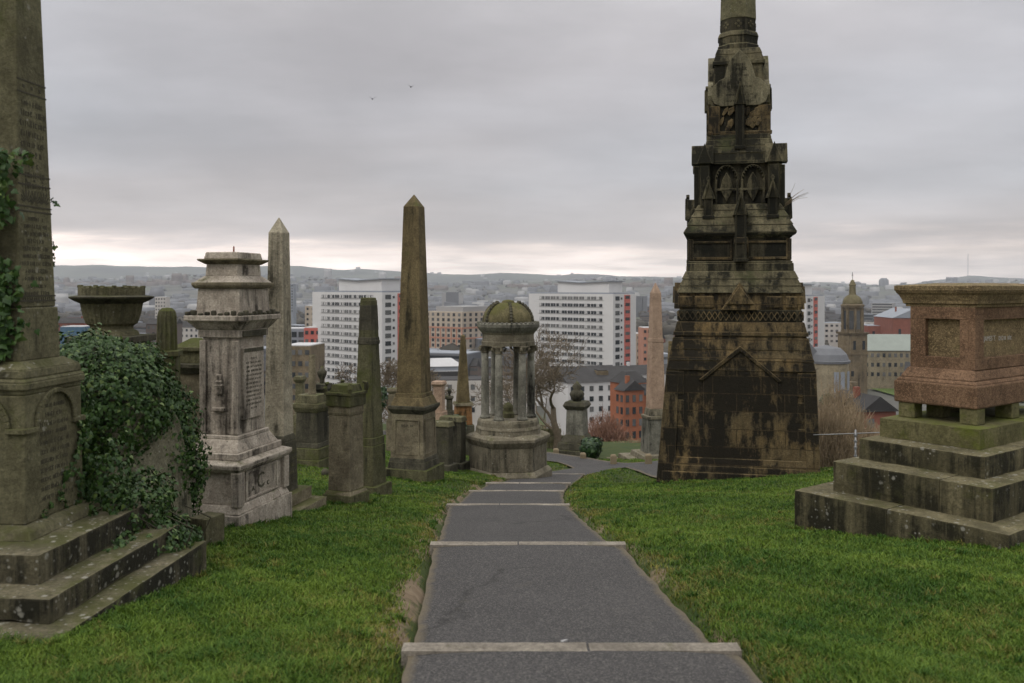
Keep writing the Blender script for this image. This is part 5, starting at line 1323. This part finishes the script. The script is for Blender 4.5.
# striped beige block
x, y = corner(462, 520); a = 40
r = empty('striped_block', (x, y, -48), R(-a), 'beige office block with salmon brick bands, between great obelisk and rotunda', 'building')
h = ZP(312, 520) + 48; L_, W_ = 30, 34
MB().box(-L_, 0, 0, W_, 0, h).build('wall', M['beige'], r)
MB().box(-L_ * .8, -2, 3, W_ - 4, h + .003, h + 3).build('roof_plant', M['whitefar'], r)
for f in range(9):
    z = h - 2.6 - f * 3.05
    if f in (2, 4, 7): obox('brick_band', M['orange_band'], r, -L_ - .2, .2, -.2, W_ + .2, z - 1.1, z - .25, bevel=0)
    for k in range(7):
        put(unit_window('window', 1.9, 1.8, M['glass']), 'window', r, (-L_ + L_ * (k + .5) / 7, 0, z)); put(unit_window('window', 1.9, 1.8, M['glass']), 'window', r, (0, W_ * (k + .5) / 7, z), R(90)) if k < 6 else None
for k in range(8): obox('pier', M['orange_band'], r, -L_ + L_ * k / 7.0 - .35, -L_ + L_ * k / 7.0 + .35, -.3, 0, 0, h - 8.9, bevel=0)
# low pale roofed hall in front of it
x, y = corner(424, 300); block('low_hall', 'low dark hall with a pale hipped glass roof, below the striped block', 'building', x, y, R(12), 14, 14, ZP(372, 300), M['slate'], gable=0, zb=-47, roofmat=M['paleroof'])
r = empty('roof_lantern', (x + .3, y + .3, ZP(372, 300) + .26), R(12), 'pale hipped rooflight on top of the low dark hall', 'roof')
MB().box(.5, 13, .5, 13, 0, 1.4).build('glazing', M['bluegrey'], r); MB().fr(.2, 13.3, .2, 13.3, 1.403, 3, 10, 4, 9, 3.6).build('roof', M['paleroof'], r)
# mottled pale flats behind the rotunda
x, y = corner(421, 235); block('pale_flats', 'off white roughcast flats behind the rotunda columns', 'flats', x, y, R(4), 30, 10, ZP(381, 235), M['render2'], gable=0, floors=3, nf=10, fh=3.0, zb=-46, roofmat=M['slate'])
# white flats with slate roofs
x, y = corner(568, 232)
r = block('gabled_flats', 'white gabled flats with slate roof in front of the central tower block', 'flats', x, y, R(20), 16, 15, ZP(383, 232), M['render'], gable=3.6, floors=4, nf=6, ns=0, fh=2.7, zb=-47)
x, y = corner(597, 238); block('stair_tower', 'brown brick stair tower joining the two rows of white flats', 'tower', x, y, R(15), 3.2, 4, ZP(371, 238), M['brownstone'], zb=-47, roofmat=M['slate'])
x, y = corner(603, 244); block('gabled_flats', 'long white flats with slate roof and dark balconies, left of pink obelisk', 'flats', x, y, R(22), 34, 10, ZP(374, 250), M['render'], gable=2.2, floors=4, nf=12, fh=2.7, zb=-47, winw=1.3)
# orange brick flats
x, y = corner(624, 196)
r = block('brick_flats', 'bright orange brick flats with slate gable, below the pink obelisk', 'flats', x, y, R(26), 5.2, 3.4, ZP(391, 196), M['orange_brick'], gable=-2.2, floors=4, nf=3, ns=2, fh=2.65, zb=-46, winw=.8, winh=1.5)
MB().box(5.5, 10, .8, 6, 0, ZP(396, 198) + 46).build('side_wing', M['orange_brick'], r); MB().fr(5.4, 10.2, .6, 6.2, ZP(396, 198) + 46.004, 6.5, 9, 3, 4, ZP(386, 198) + 46).build('wing_roof', M['slate'], r)
MB().box(2.5, 9, 3.5, 9.6, 0, ZP(383, 202) + 46).build('rear_wing', M['orange_brick'], r); MB().fr(2.2, 9.3, 3.46, 9.9, ZP(383, 202) + 46.004, 4.5, 7, 6, 7.5, ZP(372, 202) + 46).build('wing_roof', M['slate'], r)
# left group
x, y = corner(283, 240); block('brown_tenement', 'brown sandstone tenement left of the left white tower block', 'tenement', x, y, R(-6), 7.6, 12, ZP(346, 240), M['brownstone'], floors=5, nf=4, fh=3.0, zb=-47, roofmat=M['paleroof'])
x, y = corner(284, 330); block('glass_office', 'pale glazed office behind the brown tenement', 'office', x, y, 0, 7.5, 10, ZP(329, 330), M['bluegrey'], floors=3, nf=3, fh=3, zb=-48, winw=1.8, winh=2)
x, y = corner(304, 325); block('red_office', 'small bright red block beside the left white tower block', 'building', x, y, 0, 6, 9, ZP(328, 325), M['panel_red'], floors=3, nf=3, fh=3, zb=-48)
x, y = corner(305, 520); block('tan_block', 'tan slab of flats peeping out left of the left white tower block', 'flats', x, y, 0, 12, 10, ZP(306, 520), M['beige'], floors=6, nf=4, fh=3, zb=-50)
x, y = corner(285, 900); block('grey_tower', 'hazy grey tower between slender obelisk and tan flats', 'tower block', x, y, 0, 8.5, 12, ZP(284, 900), M['bluegrey'], floors=10, nf=3, fh=2.8, zb=-55)
x, y = corner(60, 420); block('blue_shed', 'blue clad shed behind the inscribed obelisk', 'shed', x, y, R(4), 11, 12, ZP(327, 420), M['bluebox'], zb=-48)
x, y = corner(56, 470); block('brick_terrace', 'long red brick terrace with grey roof behind the blue shed', 'terrace', x, y, R(2), 36, 10, ZP(323, 470), M['red_brick'], gable=2.5, floors=2, nf=14, fh=3, zb=-48)
x, y = corner(155, 760); block('pale_tower', 'small pale tower block between the urn and the pale tomb', 'tower block', x, y, 0, 9, 10, ZP(297, 760), M['render2'], floors=6, nf=4, fh=3, zb=-52)
x, y = corner(175, 480); block('white_terrace', 'white walled houses seen between draped column and pale tomb', 'houses', x, y, R(-8), 16, 9, ZP(327, 480), M['render2'], gable=3, floors=2, nf=6, fh=3, zb=-48)
x, y = corner(146, 430); block('brown_tenement', 'dull brown tenement row between the urn and the draped column', 'tenement', x, y, R(3), 14, 10, ZP(324, 430), M['brownfar'], gable=2.5, floors=3, nf=6, fh=3, zb=-48)
# right of the pink obelisk and between
x, y = corner(636, 430); block('stepped_flats', 'white and tan flats just right of the central tower block', 'flats', x, y, R(5), 4.8, 10, ZP(334, 430), M['beige'], floors=5, nf=2, fh=3.2, zb=-48)
x, y = corner(643, 420); block('pink_flats', 'pink topped pale flats close left of the pink obelisk', 'flats', x, y, R(5), 6, 10, ZP(328, 420), M['orange_band'], floors=5, nf=3, fh=3.2, zb=-48)
for px, lab in ((636.5, 'left of two hazy dark towers behind the pink obelisk'), (642.5, 'right of two hazy dark towers behind the pink obelisk')):
    x, y = corner(px, 1500); block('dark_tower', lab, 'tower block', x, y, 0, 8, 10, ZP(296, 1500), M['greyfar'], zb=-60)
x, y = corner(446, 1700)
r = block('twin_slab', 'hazy grey office slab with white ends, right of the great obelisk', 'office', x, y, 0, 24, 14, ZP(292, 1700), M['greyfar'], zb=-60)
MB().box(-8, 0, 0, 14, 0, 60 + ZP(293, 1700)).build('end_block', M['whitefar'], r); MB().box(24, 32, 0, 14, 0, 60 + ZP(293, 1700)).build('end_block', M['whitefar'], r)
# domed clock tower
Y = 330; x = (852.5 - CX) / F * Y; s = Y / F; zb = -48; H = lambda py: (HY - py) * s - zb
r = empty('domed_tower', (x, Y, zb), R(18), 'old sandstone tower with mossy dome and lantern, left of the granite tomb', 'tower')
MB().sq(9.8 * s, 0, 9.8 * s, H(334)).build('shaft', M['brownstone'], r)
put(unit_window('shaft_window', 1.1, 3.2, M['glass'], .1), 'shaft_window', r, (-2, -9.8 * s, H(349)))
put(unit_window('shaft_window', 1.1, 3.2, M['glass'], .1), 'shaft_window', r, (2, -9.8 * s, H(349)))
MB().sq(10.8 * s, H(334), 11.4 * s, H(332)).sq(10.3 * s, H(354), 10.3 * s, H(352)).build('string_course', M['brownstone'], r)
MB().lathe([(9.2 * s, H(332)), (9.2 * s, H(307))], 8, rot=R(22.5)).build('belfry', M['brownstone'], r)
for k in range(8):
    o = put(unit_window('belfry_opening', 1.5, 6.8, M['glass'], .1), 'belfry_opening', r, (8.5 * s * math.sin(R(45 * k)), -8.5 * s * math.cos(R(45 * k)), H(329)), R(45 * k))
for k in range(8):
    a = R(45 * k + 22.5); MB().lathe([(.45, H(332)), (.42, H(309)), (.6, H(308))], 8, 9.9 * s * math.sin(a), -9.9 * s * math.cos(a)).build('column', M['brownstone'], r)
MB().lathe([(10.3 * s, H(308)), (11.2 * s, H(306)), (11.2 * s, H(304.6)), (9.8 * s, H(304))], 24).build('cornice', M['brownstone'], r)
MB().lathe([(9.6 * s, H(304.4))] + [(9.6 * s * math.cos(t) ** .8, H(304) + 9.5 * s * math.sin(t)) for t in np.linspace(.1, 1.25, 8)], 24).build('dome', M['dome_town'], r, smooth=True)
MB().lathe([(4.2 * s, H(295.5)), (3.4 * s, H(294)), (3.0 * s, H(286)), (3.6 * s, H(285)), (2.8 * s, H(283.5)), (1.6 * s, H(280.5)), (.4 * s, H(279.5))], 12).build('lantern', M['dome_town'], r)
MB().lathe([(.25 * s, H(280)), (.25 * s, H(273)), (.1 * s, H(272))], 6).box(-.8 * s, .8 * s, -.2 * s, .2 * s, H(275.6), H(274.9)).build('weather_vane', M['slate'], r)
# stone hall with bay
Y = 300; x = (800 - CX) / F * Y; s = Y / F
r = empty('stone_hall', (x, Y, -48), R(6), 'blond stone hall with curved lead roof and tall bay windows, right of the monument', 'hall')
H = lambda py: (HY - py) * s + 48
MB().box(-8 * s, 32 * s, 0, 14, 0, H(364)).build('wall', M['sand'], r)
MB().lathe([(22 * s, 0), (22 * s, H(364))], 20, 34 * s, 14 * s).build('apse', M['sand'], r)
MB().lathe([(23 * s, H(363.9)), (23.5 * s, H(361.5)), (22 * s, H(361)), (20 * s, H(355)), (14 * s, H(349)), (3 * s, H(346.5)), (.1, H(346))], 24, 34 * s, 14 * s).build('apse_roof', M['lead'], r)
MB().prism([(-10 * s, H(363.8)), (24 * s, H(363.8)), (20 * s, H(352)), (12 * s, H(343)), (0, H(336)), (-8 * s, H(334))], 1.5, 13).build('roof', M['lead'], r)
MB().box(-9 * s, 33 * s, -.4, .3, H(369), H(366.5)).box(-9 * s, 33 * s, -.3, .3, H(402), H(400)).build('cornice', M['sand'], r)
for px in (834, 841, 849.5):
    a = math.asin(max(-.95, min(.95, (px - 834) / 22.))); put(unit_window('window', 1.55, 7.4, M['bluegrey'], .25), 'window', r, (34 * s + 22 * s * math.sin(a), 14 * s - 22 * s * math.cos(a), H(394)), a)
for px in (803, 812, 821): put(unit_window('window', .9, 2.2, M['glass'], .12), 'window', r, ((px - 800) * s, 0, H(388)), 0)
MB().box(54 * s, 66 * s, 10 * s, 24 * s, 0, H(384)).build('rear_wing', M['brownstone'], r)
for py in (372, 400): put(unit_window('window', .9, 1.8, M['glass'], .12), 'window', r, (60 * s, 10 * s, H(py + 6)), 0)
# long green roofed building
x, y = corner(858, 400)
r = block('long_range', 'long grey stone range with a pale green roof, beside the domed tower', 'building', x, y, R(-4), 40, 14, ZP(351, 400), M['sand'], gable=0, floors=3, nf=16, fh=4.2, zb=-48, roofmat=M['copper'], winw=1.2, winh=1.7)
MB().fr(-.5, 40.5, -.5, 14.5, 48 + ZP(351, 400) + .26, 0, 40, 6, 8, 48 + ZP(335, 400)).build('pitched_roof', M['copper'], r)
# red brick warehouse
x, y = corner(868, 520); block('brick_warehouse', 'red brick warehouse with a broad gable beyond the long range', 'warehouse', x, y, R(-3), 19, 30, ZP(326, 520), M['red_brick'], gable=0, zb=-50, floors=1, nf=3, winw=1.4, winh=3, top_margin=3, roofmat=M['bluegrey'])
x, y = corner(893, 500); block('brick_warehouse', 'red brick warehouse end wall touching the granite tomb outline', 'warehouse', x, y, R(-3), 22, 30, ZP(318, 500), M['red_brick'], gable=-5, zb=-50, floors=1, nf=3, winw=1.4, winh=3, top_margin=6, roofmat=M['bluegrey'])
x, y = corner(824, 560); block('pale_office', 'pale office with red corner bay left of the domed tower', 'office', x, y, R(2), 13, 12, ZP(323, 560), M['render2'], zb=-50, floors=4, nf=4, fh=3.2, roofmat=M['bluegrey'], winw=1.6)
x, y = corner(866, 540); block('pale_office', 'narrow pale office right behind the domed tower', 'office', x, y, R(2), 10, 12, ZP(322, 540), M['render2'], zb=-50, floors=4, nf=3, fh=3.2, roofmat=M['slate'], winw=1.6)
x, y = corner(862, 130)
block('brick_house', 'dark roofed red brick house in the hollow behind the handrail', 'house', x, y, R(12), 5.5, 9, ZP(412, 130), M['red_brick'], gable=-2.2, zb=-32, floors=3, nf=2, ns=2, fh=2.8)
x, y = corner(838, 136); block('brick_house', 'low brick wing with slate roof joined left of the brick house', 'house', x, y, R(6), 6, 7, ZP(416, 136), M['orange_brick'], gable=2.4, zb=-32, floors=3, nf=3, fh=2.8)
# playing field
fx0, fy0 = corner(884, 420); fld = link_mesh('playing_field', [(fx0 - 16, 350, -45.0), (fx0 + 30, 350, -45.0), (fx0 + 34, 396, -45.0), (fx0 - 16, 396, -45.0)], [(0, 1, 2, 3)], plain('mown grass', (.085, .12, .03), .95, .15, .2)); setp(fld, kind='structure')
for v in fld.data.vertices: v.co.z = -44.6

# generic town: a few kinds of house and block, copied over the valley floor
def kit(name, w_, d_, h, wall, gable, nw, fl, group, lab, cat):
    r = empty(name, (0, 0, 0), 0, lab, cat, group)
    MB().box(-w_ / 2, w_ / 2, -d_ / 2, d_ / 2, -6, h).build('wall', wall, r)
    if gable: pr_ = MB().prism([(-d_ / 2 - .3, h + .003), (d_ / 2 + .3, h + .003), (0, h + gable)], -w_ / 2 - .3, w_ / 2 + .3); pr_.v = [(b_, a_, c_) for a_, b_, c_ in pr_.v]; pr_.build('roof', M['slate'], r)
    else: MB().box(-w_ / 2 + .3, w_ / 2 - .3, -d_ / 2 + .3, d_ / 2 - .3, h + .003, h + .4).build('roof', M['bluegrey'], r)
    wn = MB()
    for f in range(fl):
        b_ = MB().box(-w_ / 2 + 1, w_ / 2 - 1, -d_ / 2 - .06, -d_ / 2 + .1, h - 2.2 - f * 3, h - .9 - f * 3); b_.build('window_row', M['glass'], r)
    return r
kits = [kit('town_terrace', 38, 10, 9, M['brownfar'], 3.2, 8, 3, 'brown terraces of the distant town', 'brown slate roofed terrace among the hazy roofs of the town', 'terrace'),
        kit('town_house', 22, 9, 7, M['whitefar'], 3, 6, 2, 'white houses of the distant town', 'small white slate roofed row among the hazy roofs of the town', 'houses'),
        kit('town_block', 30, 16, 15, M['greyfar'], 0, 8, 5, 'grey flat roofed blocks of the distant town', 'grey flat roofed block among the hazy roofs of the town', 'building'),
        kit('town_brick_row', 34, 10, 9, M['red_brick'], 3, 8, 3, 'red brick rows of the distant town', 'red brick row among the hazy roofs of the town', 'terrace'),
        kit('town_shed', 46, 30, 8, M['bluegrey'], 0, 6, 1, 'grey sheds of the distant town', 'low grey shed among the hazy roofs of the town', 'shed'),
        kit('town_flats', 22, 14, 30, M['whitefar'], 0, 6, 9, 'pale high flats of the distant town', 'pale high block of flats far off in the hazy town', 'flats')]
g = np.random.default_rng(19); used = set(); n = 0
while n < 280:
    Y = float(370 * (1800 / 370) ** (g.random() ** 1.25)); px = g.uniform(-20, 1044)
    if 640 < px < 790 and g.random() < .85: continue
    if 1000 < px or px < 45: continue
    if 820 < px < 935 and Y < 620: continue
    k = int(g.choice(6, p=[.38, .13, .17, .19, .11, .02]))
    x = (px - CX) / F * Y; z = gz(x, Y)
    if k == 5 and Y < 900: continue
    o = kits[k] if k not in used else dup(kits[k])
    used.add(k); o.location = (x, Y, z); o.rotation_euler = (0, 0, g.uniform(-.7, .7)); sc_f = g.uniform(.8, 1.2); o.scale = (sc_f, sc_f, g.uniform(.85, 1.15)); n += 1
# the farther town and woods read as one mass
def far_mass(name, n, y0, y1, mat, wmin, wmax, hmin, hmax, tree_=False, seed=1):
    g = np.random.default_rng(seed); vs, fs = [], []
    Y = y0 * (y1 / y0) ** g.random(n); px = g.uniform(-60, 1084, n); X = (px - CX) / F * Y; Z = ground(X, Y)
    keep = np.array([mnoise.noise(Vector((x / 350, y / 350, seed))) > -.12 for x, y in zip(X, Y)])
    X, Y, Z = X[keep], Y[keep], Z[keep]; n = len(X); a = g.uniform(-.8, .8, n); w_ = g.uniform(wmin, wmax, n); d = g.uniform(wmin, wmax, n) * .5; h = g.uniform(hmin, hmax, n) * (1 + 2.0 * (g.random(n) > .97) * (not tree_))
    if not tree_:
        base = np.array([(-1, -1, 0), (1, -1, 0), (1, 1, 0), (-1, 1, 0), (-1, -1, 1), (1, -1, 1), (1, 1, 1), (-1, 1, 1), (-1, 0, 1.35), (1, 0, 1.35)], float)
        q = [(0, 1, 5, 4), (2, 3, 7, 6), (4, 5, 9, 8), (6, 7, 8, 9)]; t = [(1, 2, 6), (1, 6, 5), (5, 6, 9), (3, 0, 4), (3, 4, 7), (7, 4, 8)]
        bx = base[None, :, 0] * w_[:, None] / 2; by = base[None, :, 1] * d[:, None] / 2; bz = base[None, :, 2] * h[:, None] - (base[None, :, 2] == 0) * 8
    else:
        bm = bmesh.new(); bmesh.ops.create_icosphere(bm, subdivisions=1, radius=1); base = np.array([v.co[:] for v in bm.verts]); t = [[v.index for v in f.verts] for f in bm.faces]; q = []; bm.free()
        jit = 1 + g.normal(0, .18, (n, len(base)))
        bx = base[None, :, 0] * w_[:, None] / 2 * jit; by = base[None, :, 1] * w_[:, None] / 2 * jit; bz = (base[None, :, 2] * .6 + .5) * h[:, None] * jit
    co = np.stack([X[:, None] + bx * np.cos(a)[:, None] - by * np.sin(a)[:, None], Y[:, None] + bx * np.sin(a)[:, None] + by * np.cos(a)[:, None], Z[:, None] + bz], -1).reshape(-1, 3)
    off = (np.arange(n) * len(base))[:, None, None]
    Q = (np.array(q)[None] + off).reshape(-1, 4) if q else None; T_ = (np.array(t)[None] + off).reshape(-1, 3)
    o = np_mesh(name, co, Q, mat, T_); setp(o, kind='stuff'); return o
far_mass('distant_town', 1500, 1500, 5000, M['greyfar'], 18, 60, 6, 14, seed=2)
far_mass('distant_pale_town', 500, 1500, 15000, M['whitefar'], 14, 45, 6, 16, seed=3)
far_mass('distant_brick_town', 700, 4200, 4000, M['brownfar'], 18, 55, 6, 13, seed=4)
far_mass('distant_woods', 2600, 450, 5600, M['wood_far'], 10, 26, 7, 12, True, 5)

# hill mast
Y = 8600; x = (968 - CX) / F * Y; z = ZP(277, Y)
r = empty('radio_mast', (x, Y, z - 15), 0, 'thin radio mast on the hazy hill behind the granite tomb', 'mast')
MB().tube([(0, 0, 0), (0, 0, ZP(254, Y) - z + 15)], [3.2, 2.2], 6).build('lattice', M['greyfar'], r)

# ------------------------------------------------------------------ grass
def mat_grass():
    s = NT('grass'); at = s.N.new('ShaderNodeAttribute'); at.attribute_name = 'tint'; hh = s.N.new('ShaderNodeAttribute'); hh.attribute_name = 'dry'
    c = s.mix(s.rng(at.outputs['Fac'], 0, 1), (.028, .080, .008), (.148, .222, .026))
    c = s.mix(s.rng(hh.outputs['Fac'], .45, 1.0, 0, .9), c, (.23, .185, .05))
    s.set('Base Color', c); s.set('Roughness', .6); s.b.inputs['Specular IOR Level'].default_value = .2; return s.m
def grass_field(n_try, seed):
    g = np.random.default_rng(seed)
    Y = 3.6 * (44 / 3.6) ** (g.random(n_try) ** 1.0); X = (g.uniform(-260, 1340, n_try) - CX) / F * Y
    d = X - np.interp(Y, PY, PX)
    edge = 1.10 + .06 * vn(X, Y, 1.7, 3) + .05 * g.normal(size=n_try)
    left_soil = .16 * np.clip(.5 + vn(X, Y, .9, 12), 0, 1)
    ok = (np.abs(d) > edge + np.where(d < 0, left_soil, .02)) | (Y > 37)
    bald = vn(X, Y, 2.3, 20) * .5 + vn(X, Y, .8, 21) * .5
    near_path = np.exp(-((np.abs(d) - 1.2) / .25) ** 2)
    ok &= g.random(n_try) > .8 * near_path * np.clip(bald + .4, 0, 1)
    # off the road
    for (x0, y0), (x1, y1) in zip(road[:-1], road[1:]):
        t = np.clip(((X - x0) * (x1 - x0) + (Y - y0) * (y1 - y0)) / ((x1 - x0) ** 2 + (y1 - y0) ** 2), 0, 1)
        ok &= np.hypot(X - x0 - t * (x1 - x0), Y - y0 - t * (y1 - y0)) > 1.65
    ok &= ~((X > 10) & (Y > 26))
    X, Y, d = X[ok], Y[ok], d[ok]; n = len(X); Z = ground(X, Y)
    tuft = .5 + .5 * np.clip(vn(X, Y, 3.1, 30) + vn(X, Y, 1.2, 31), -1, 1)
    L_ = (.018 + .026 * tuft * g.random(n) + .012 * g.random(n)) * (1 + .012 * Y)
    # longer along the foot of the stones
    W = .0017 * (1 + .14 * Y) * g.uniform(.7, 1.3, n)
    a = g.uniform(0, 2 * np.pi, n); lean = g.normal(0, .62, (n, 2))
    bx, by = np.cos(a) * W, np.sin(a) * W
    tip = np.stack([X + lean[:, 0] * L_ * 1.2, Y + lean[:, 1] * L_ * 1.2, Z + L_], -1); mid = np.stack([X + lean[:, 0] * L_ * .42, Y + lean[:, 1] * L_ * .42, Z + L_ * .62], -1)
    base = np.stack([X, Y, Z - .01], -1); o_ = np.stack([bx, by, np.zeros(n)], -1)
    co = np.stack([base - o_, base + o_, mid + o_ * .8, mid - o_ * .8, tip], 1).reshape(-1, 3)
    i = (np.arange(n) * 5)[:, None]
    o = np_mesh('grass', co, i + np.array([0, 1, 2, 3]), mat_grass(), i + np.array([3, 2, 4]))
    patch = .42 + .34 * vn(X, Y, .55, 50) + .25 * vn(X, Y, 1.9, 51) + .22 * vn(X, Y, 5.3, 52)
    tint = np.clip(patch + g.normal(0, .22, n), 0, 1); dry = np.clip(.22 + .3 * vn(X, Y, .8, 60) + .28 * vn(X, Y, 2.7, 61) + .2 * vn(X, Y, 7.1, 62) + .35 * near(d) + g.normal(0, .2, n), 0, 1)
    for nm_, v in (('tint', tint), ('dry', dry)):
        at = o.data.attributes.new(nm_, 'FLOAT', 'POINT'); at.data.foreach_set('value', np.repeat(v, 5).astype(np.float32))
    setp(o, kind='stuff'); return o
def near(d): return np.exp(-((np.abs(d) - 1.2) / .3) ** 2)
grass_field(1500000, 3)
def tuft_field(n_t, seed):
    g = np.random.default_rng(seed)
    Y = 4.2 * (30 / 4.2) ** g.random(n_t); X = (g.uniform(-60, 1090, n_t) - CX) / F * Y; d = X - np.interp(Y, PY, PX)
    k = (np.abs(d) > 1.16) & ~((X > 9) & (Y > 24)) & ((np.abs(d) < 1.5) | (vn(X, Y, .9, 71) > .15))
    X, Y = list(X[k]), list(Y[k])
    def along(root, pts, per=14):                           # grass left standing along the foot of the stones
        rz = root.rotation_euler[2]; c_, s_ = math.cos(rz), math.sin(rz)
        for (a, b), (a2, b2) in zip(pts[:-1], pts[1:]):
            for t in np.arange(0, 1, 1 / max(1, per * math.hypot(a2 - a, b2 - b))):
                if g.random() < .72:
                    px_, py_ = a + (a2 - a) * t + g.normal(0, .03), b + (b2 - b) * t + g.normal(0, .03)
                    X.append(root.location[0] + px_ * c_ - py_ * s_); Y.append(root.location[1] + px_ * s_ + py_ * c_)
    o = bpy.data.objects
    along(o['granite_tomb'], [(-.04, 2.5), (-.04, -.04), (4.0, -.04)]); along(o['stepped_obelisk'], [(-1.3, -1.47), (1.31, -1.47), (1.31, 1.0)])
    along(o['victorian_tomb'], [(-.5, -.76), (.54, -.76), (.54, .7)]); along(o['gothic_monument'], [(-1.95, 1.8), (-1.95, -1.85), (1.9, -1.85), (1.9, 1)], 9)
    along(o['square_pedestal'], [(-.3, -.32), (.32, -.32), (.32, .3)]); along(o['great_obelisk'], [(-.62, -.62), (.62, -.62), (.62, .6)]); along(o['slender_obelisk'], [(.6, -.65), (.6, .55)]); along(o['kerb_stone'], [(-.4, -.2), (.15, -.2), (.15, .2)])
    X, Y = np.array(X), np.array(Y); nt_ = len(X); per = 34
    X = np.repeat(X, per) + g.normal(0, .022, nt_ * per) * (1 + .02 * np.repeat(Y, per)); Y2 = np.repeat(Y, per) + g.normal(0, .022, nt_ * per); n = len(X); Z = ground(X, Y2)
    L_ = np.repeat(g.uniform(.04, .085, nt_), per) * g.uniform(.5, 1.15, n); W = .0021 * (1 + .12 * Y2) * g.uniform(.7, 1.3, n); a = g.uniform(0, 6.283, n); lean = g.normal(0, .6, (n, 2))
    bx, by = np.cos(a) * W, np.sin(a) * W; o_ = np.stack([bx, by, np.zeros(n)], -1); base = np.stack([X, Y2, Z - .01], -1)
    mid = np.stack([X + lean[:, 0] * L_ * .4, Y2 + lean[:, 1] * L_ * .4, Z + L_ * .65], -1); tip = np.stack([X + lean[:, 0] * L_ * 1.2, Y2 + lean[:, 1] * L_ * 1.2, Z + L_ * .95], -1)
    co = np.stack([base - o_, base + o_, mid + o_ * .8, mid - o_ * .8, tip], 1).reshape(-1, 3); i = (np.arange(n) * 5)[:, None]
    ob = np_mesh('grass_tufts', co, i + np.array([0, 1, 2, 3]), bpy.data.materials['grass'], i + np.array([3, 2, 4]))
    tint = np.clip(np.repeat(g.uniform(-.1, .55, nt_), per) + g.normal(0, .15, n), 0, 1); dry = np.clip(np.repeat(np.where(g.random(nt_) < .16, .7, .1), per) + g.normal(0, .15, n), 0, 1)
    for nm_, v in (('tint', tint), ('dry', dry)):
        at = ob.data.attributes.new(nm_, 'FLOAT', 'POINT'); at.data.foreach_set('value', np.repeat(v, 5).astype(np.float32))
    setp(ob, kind='stuff')
tuft_field(2600, 8)
x, y = hit(564, 671, 4.5, 8)
sp_ = MB().fr(-.02, .022, -.012, .013, 0, -.016, .02, -.01, .012, .006); sp_.v[5] = (.024, -.012, .012); o = sp_.build('paper_scrap', M['whitefar'], None); o.location = (x, y, -2.36 + (y - 5.93) * -.1 + .012); o.rotation_euler = (0, 0, .5); setp(o, 'tiny white paper scrap lying on the tarmac in front of the nearest step edging', 'litter')
# coarser tufts and weeds here and there
# ------------------------------------------------------------------ haze
hz = MB().box(-13000, 13000, -60, 11600, -700, 330).build('haze', None); setp(hz, kind='stuff')
m = bpy.data.materials.new('haze'); m.use_nodes = True; t = m.node_tree; t.nodes.clear()
out = t.nodes.new('ShaderNodeOutputMaterial'); pv_ = t.nodes.new('ShaderNodeVolumePrincipled')
pv_.inputs['Color'].default_value = (.885, .93, 1, 1); pv_.inputs['Density'].default_value = 0.9e-4; pv_.inputs['Anisotropy'].default_value = 0.0
t.links.new(pv_.outputs[0], out.inputs['Volume']); hz.data.materials.append(m)
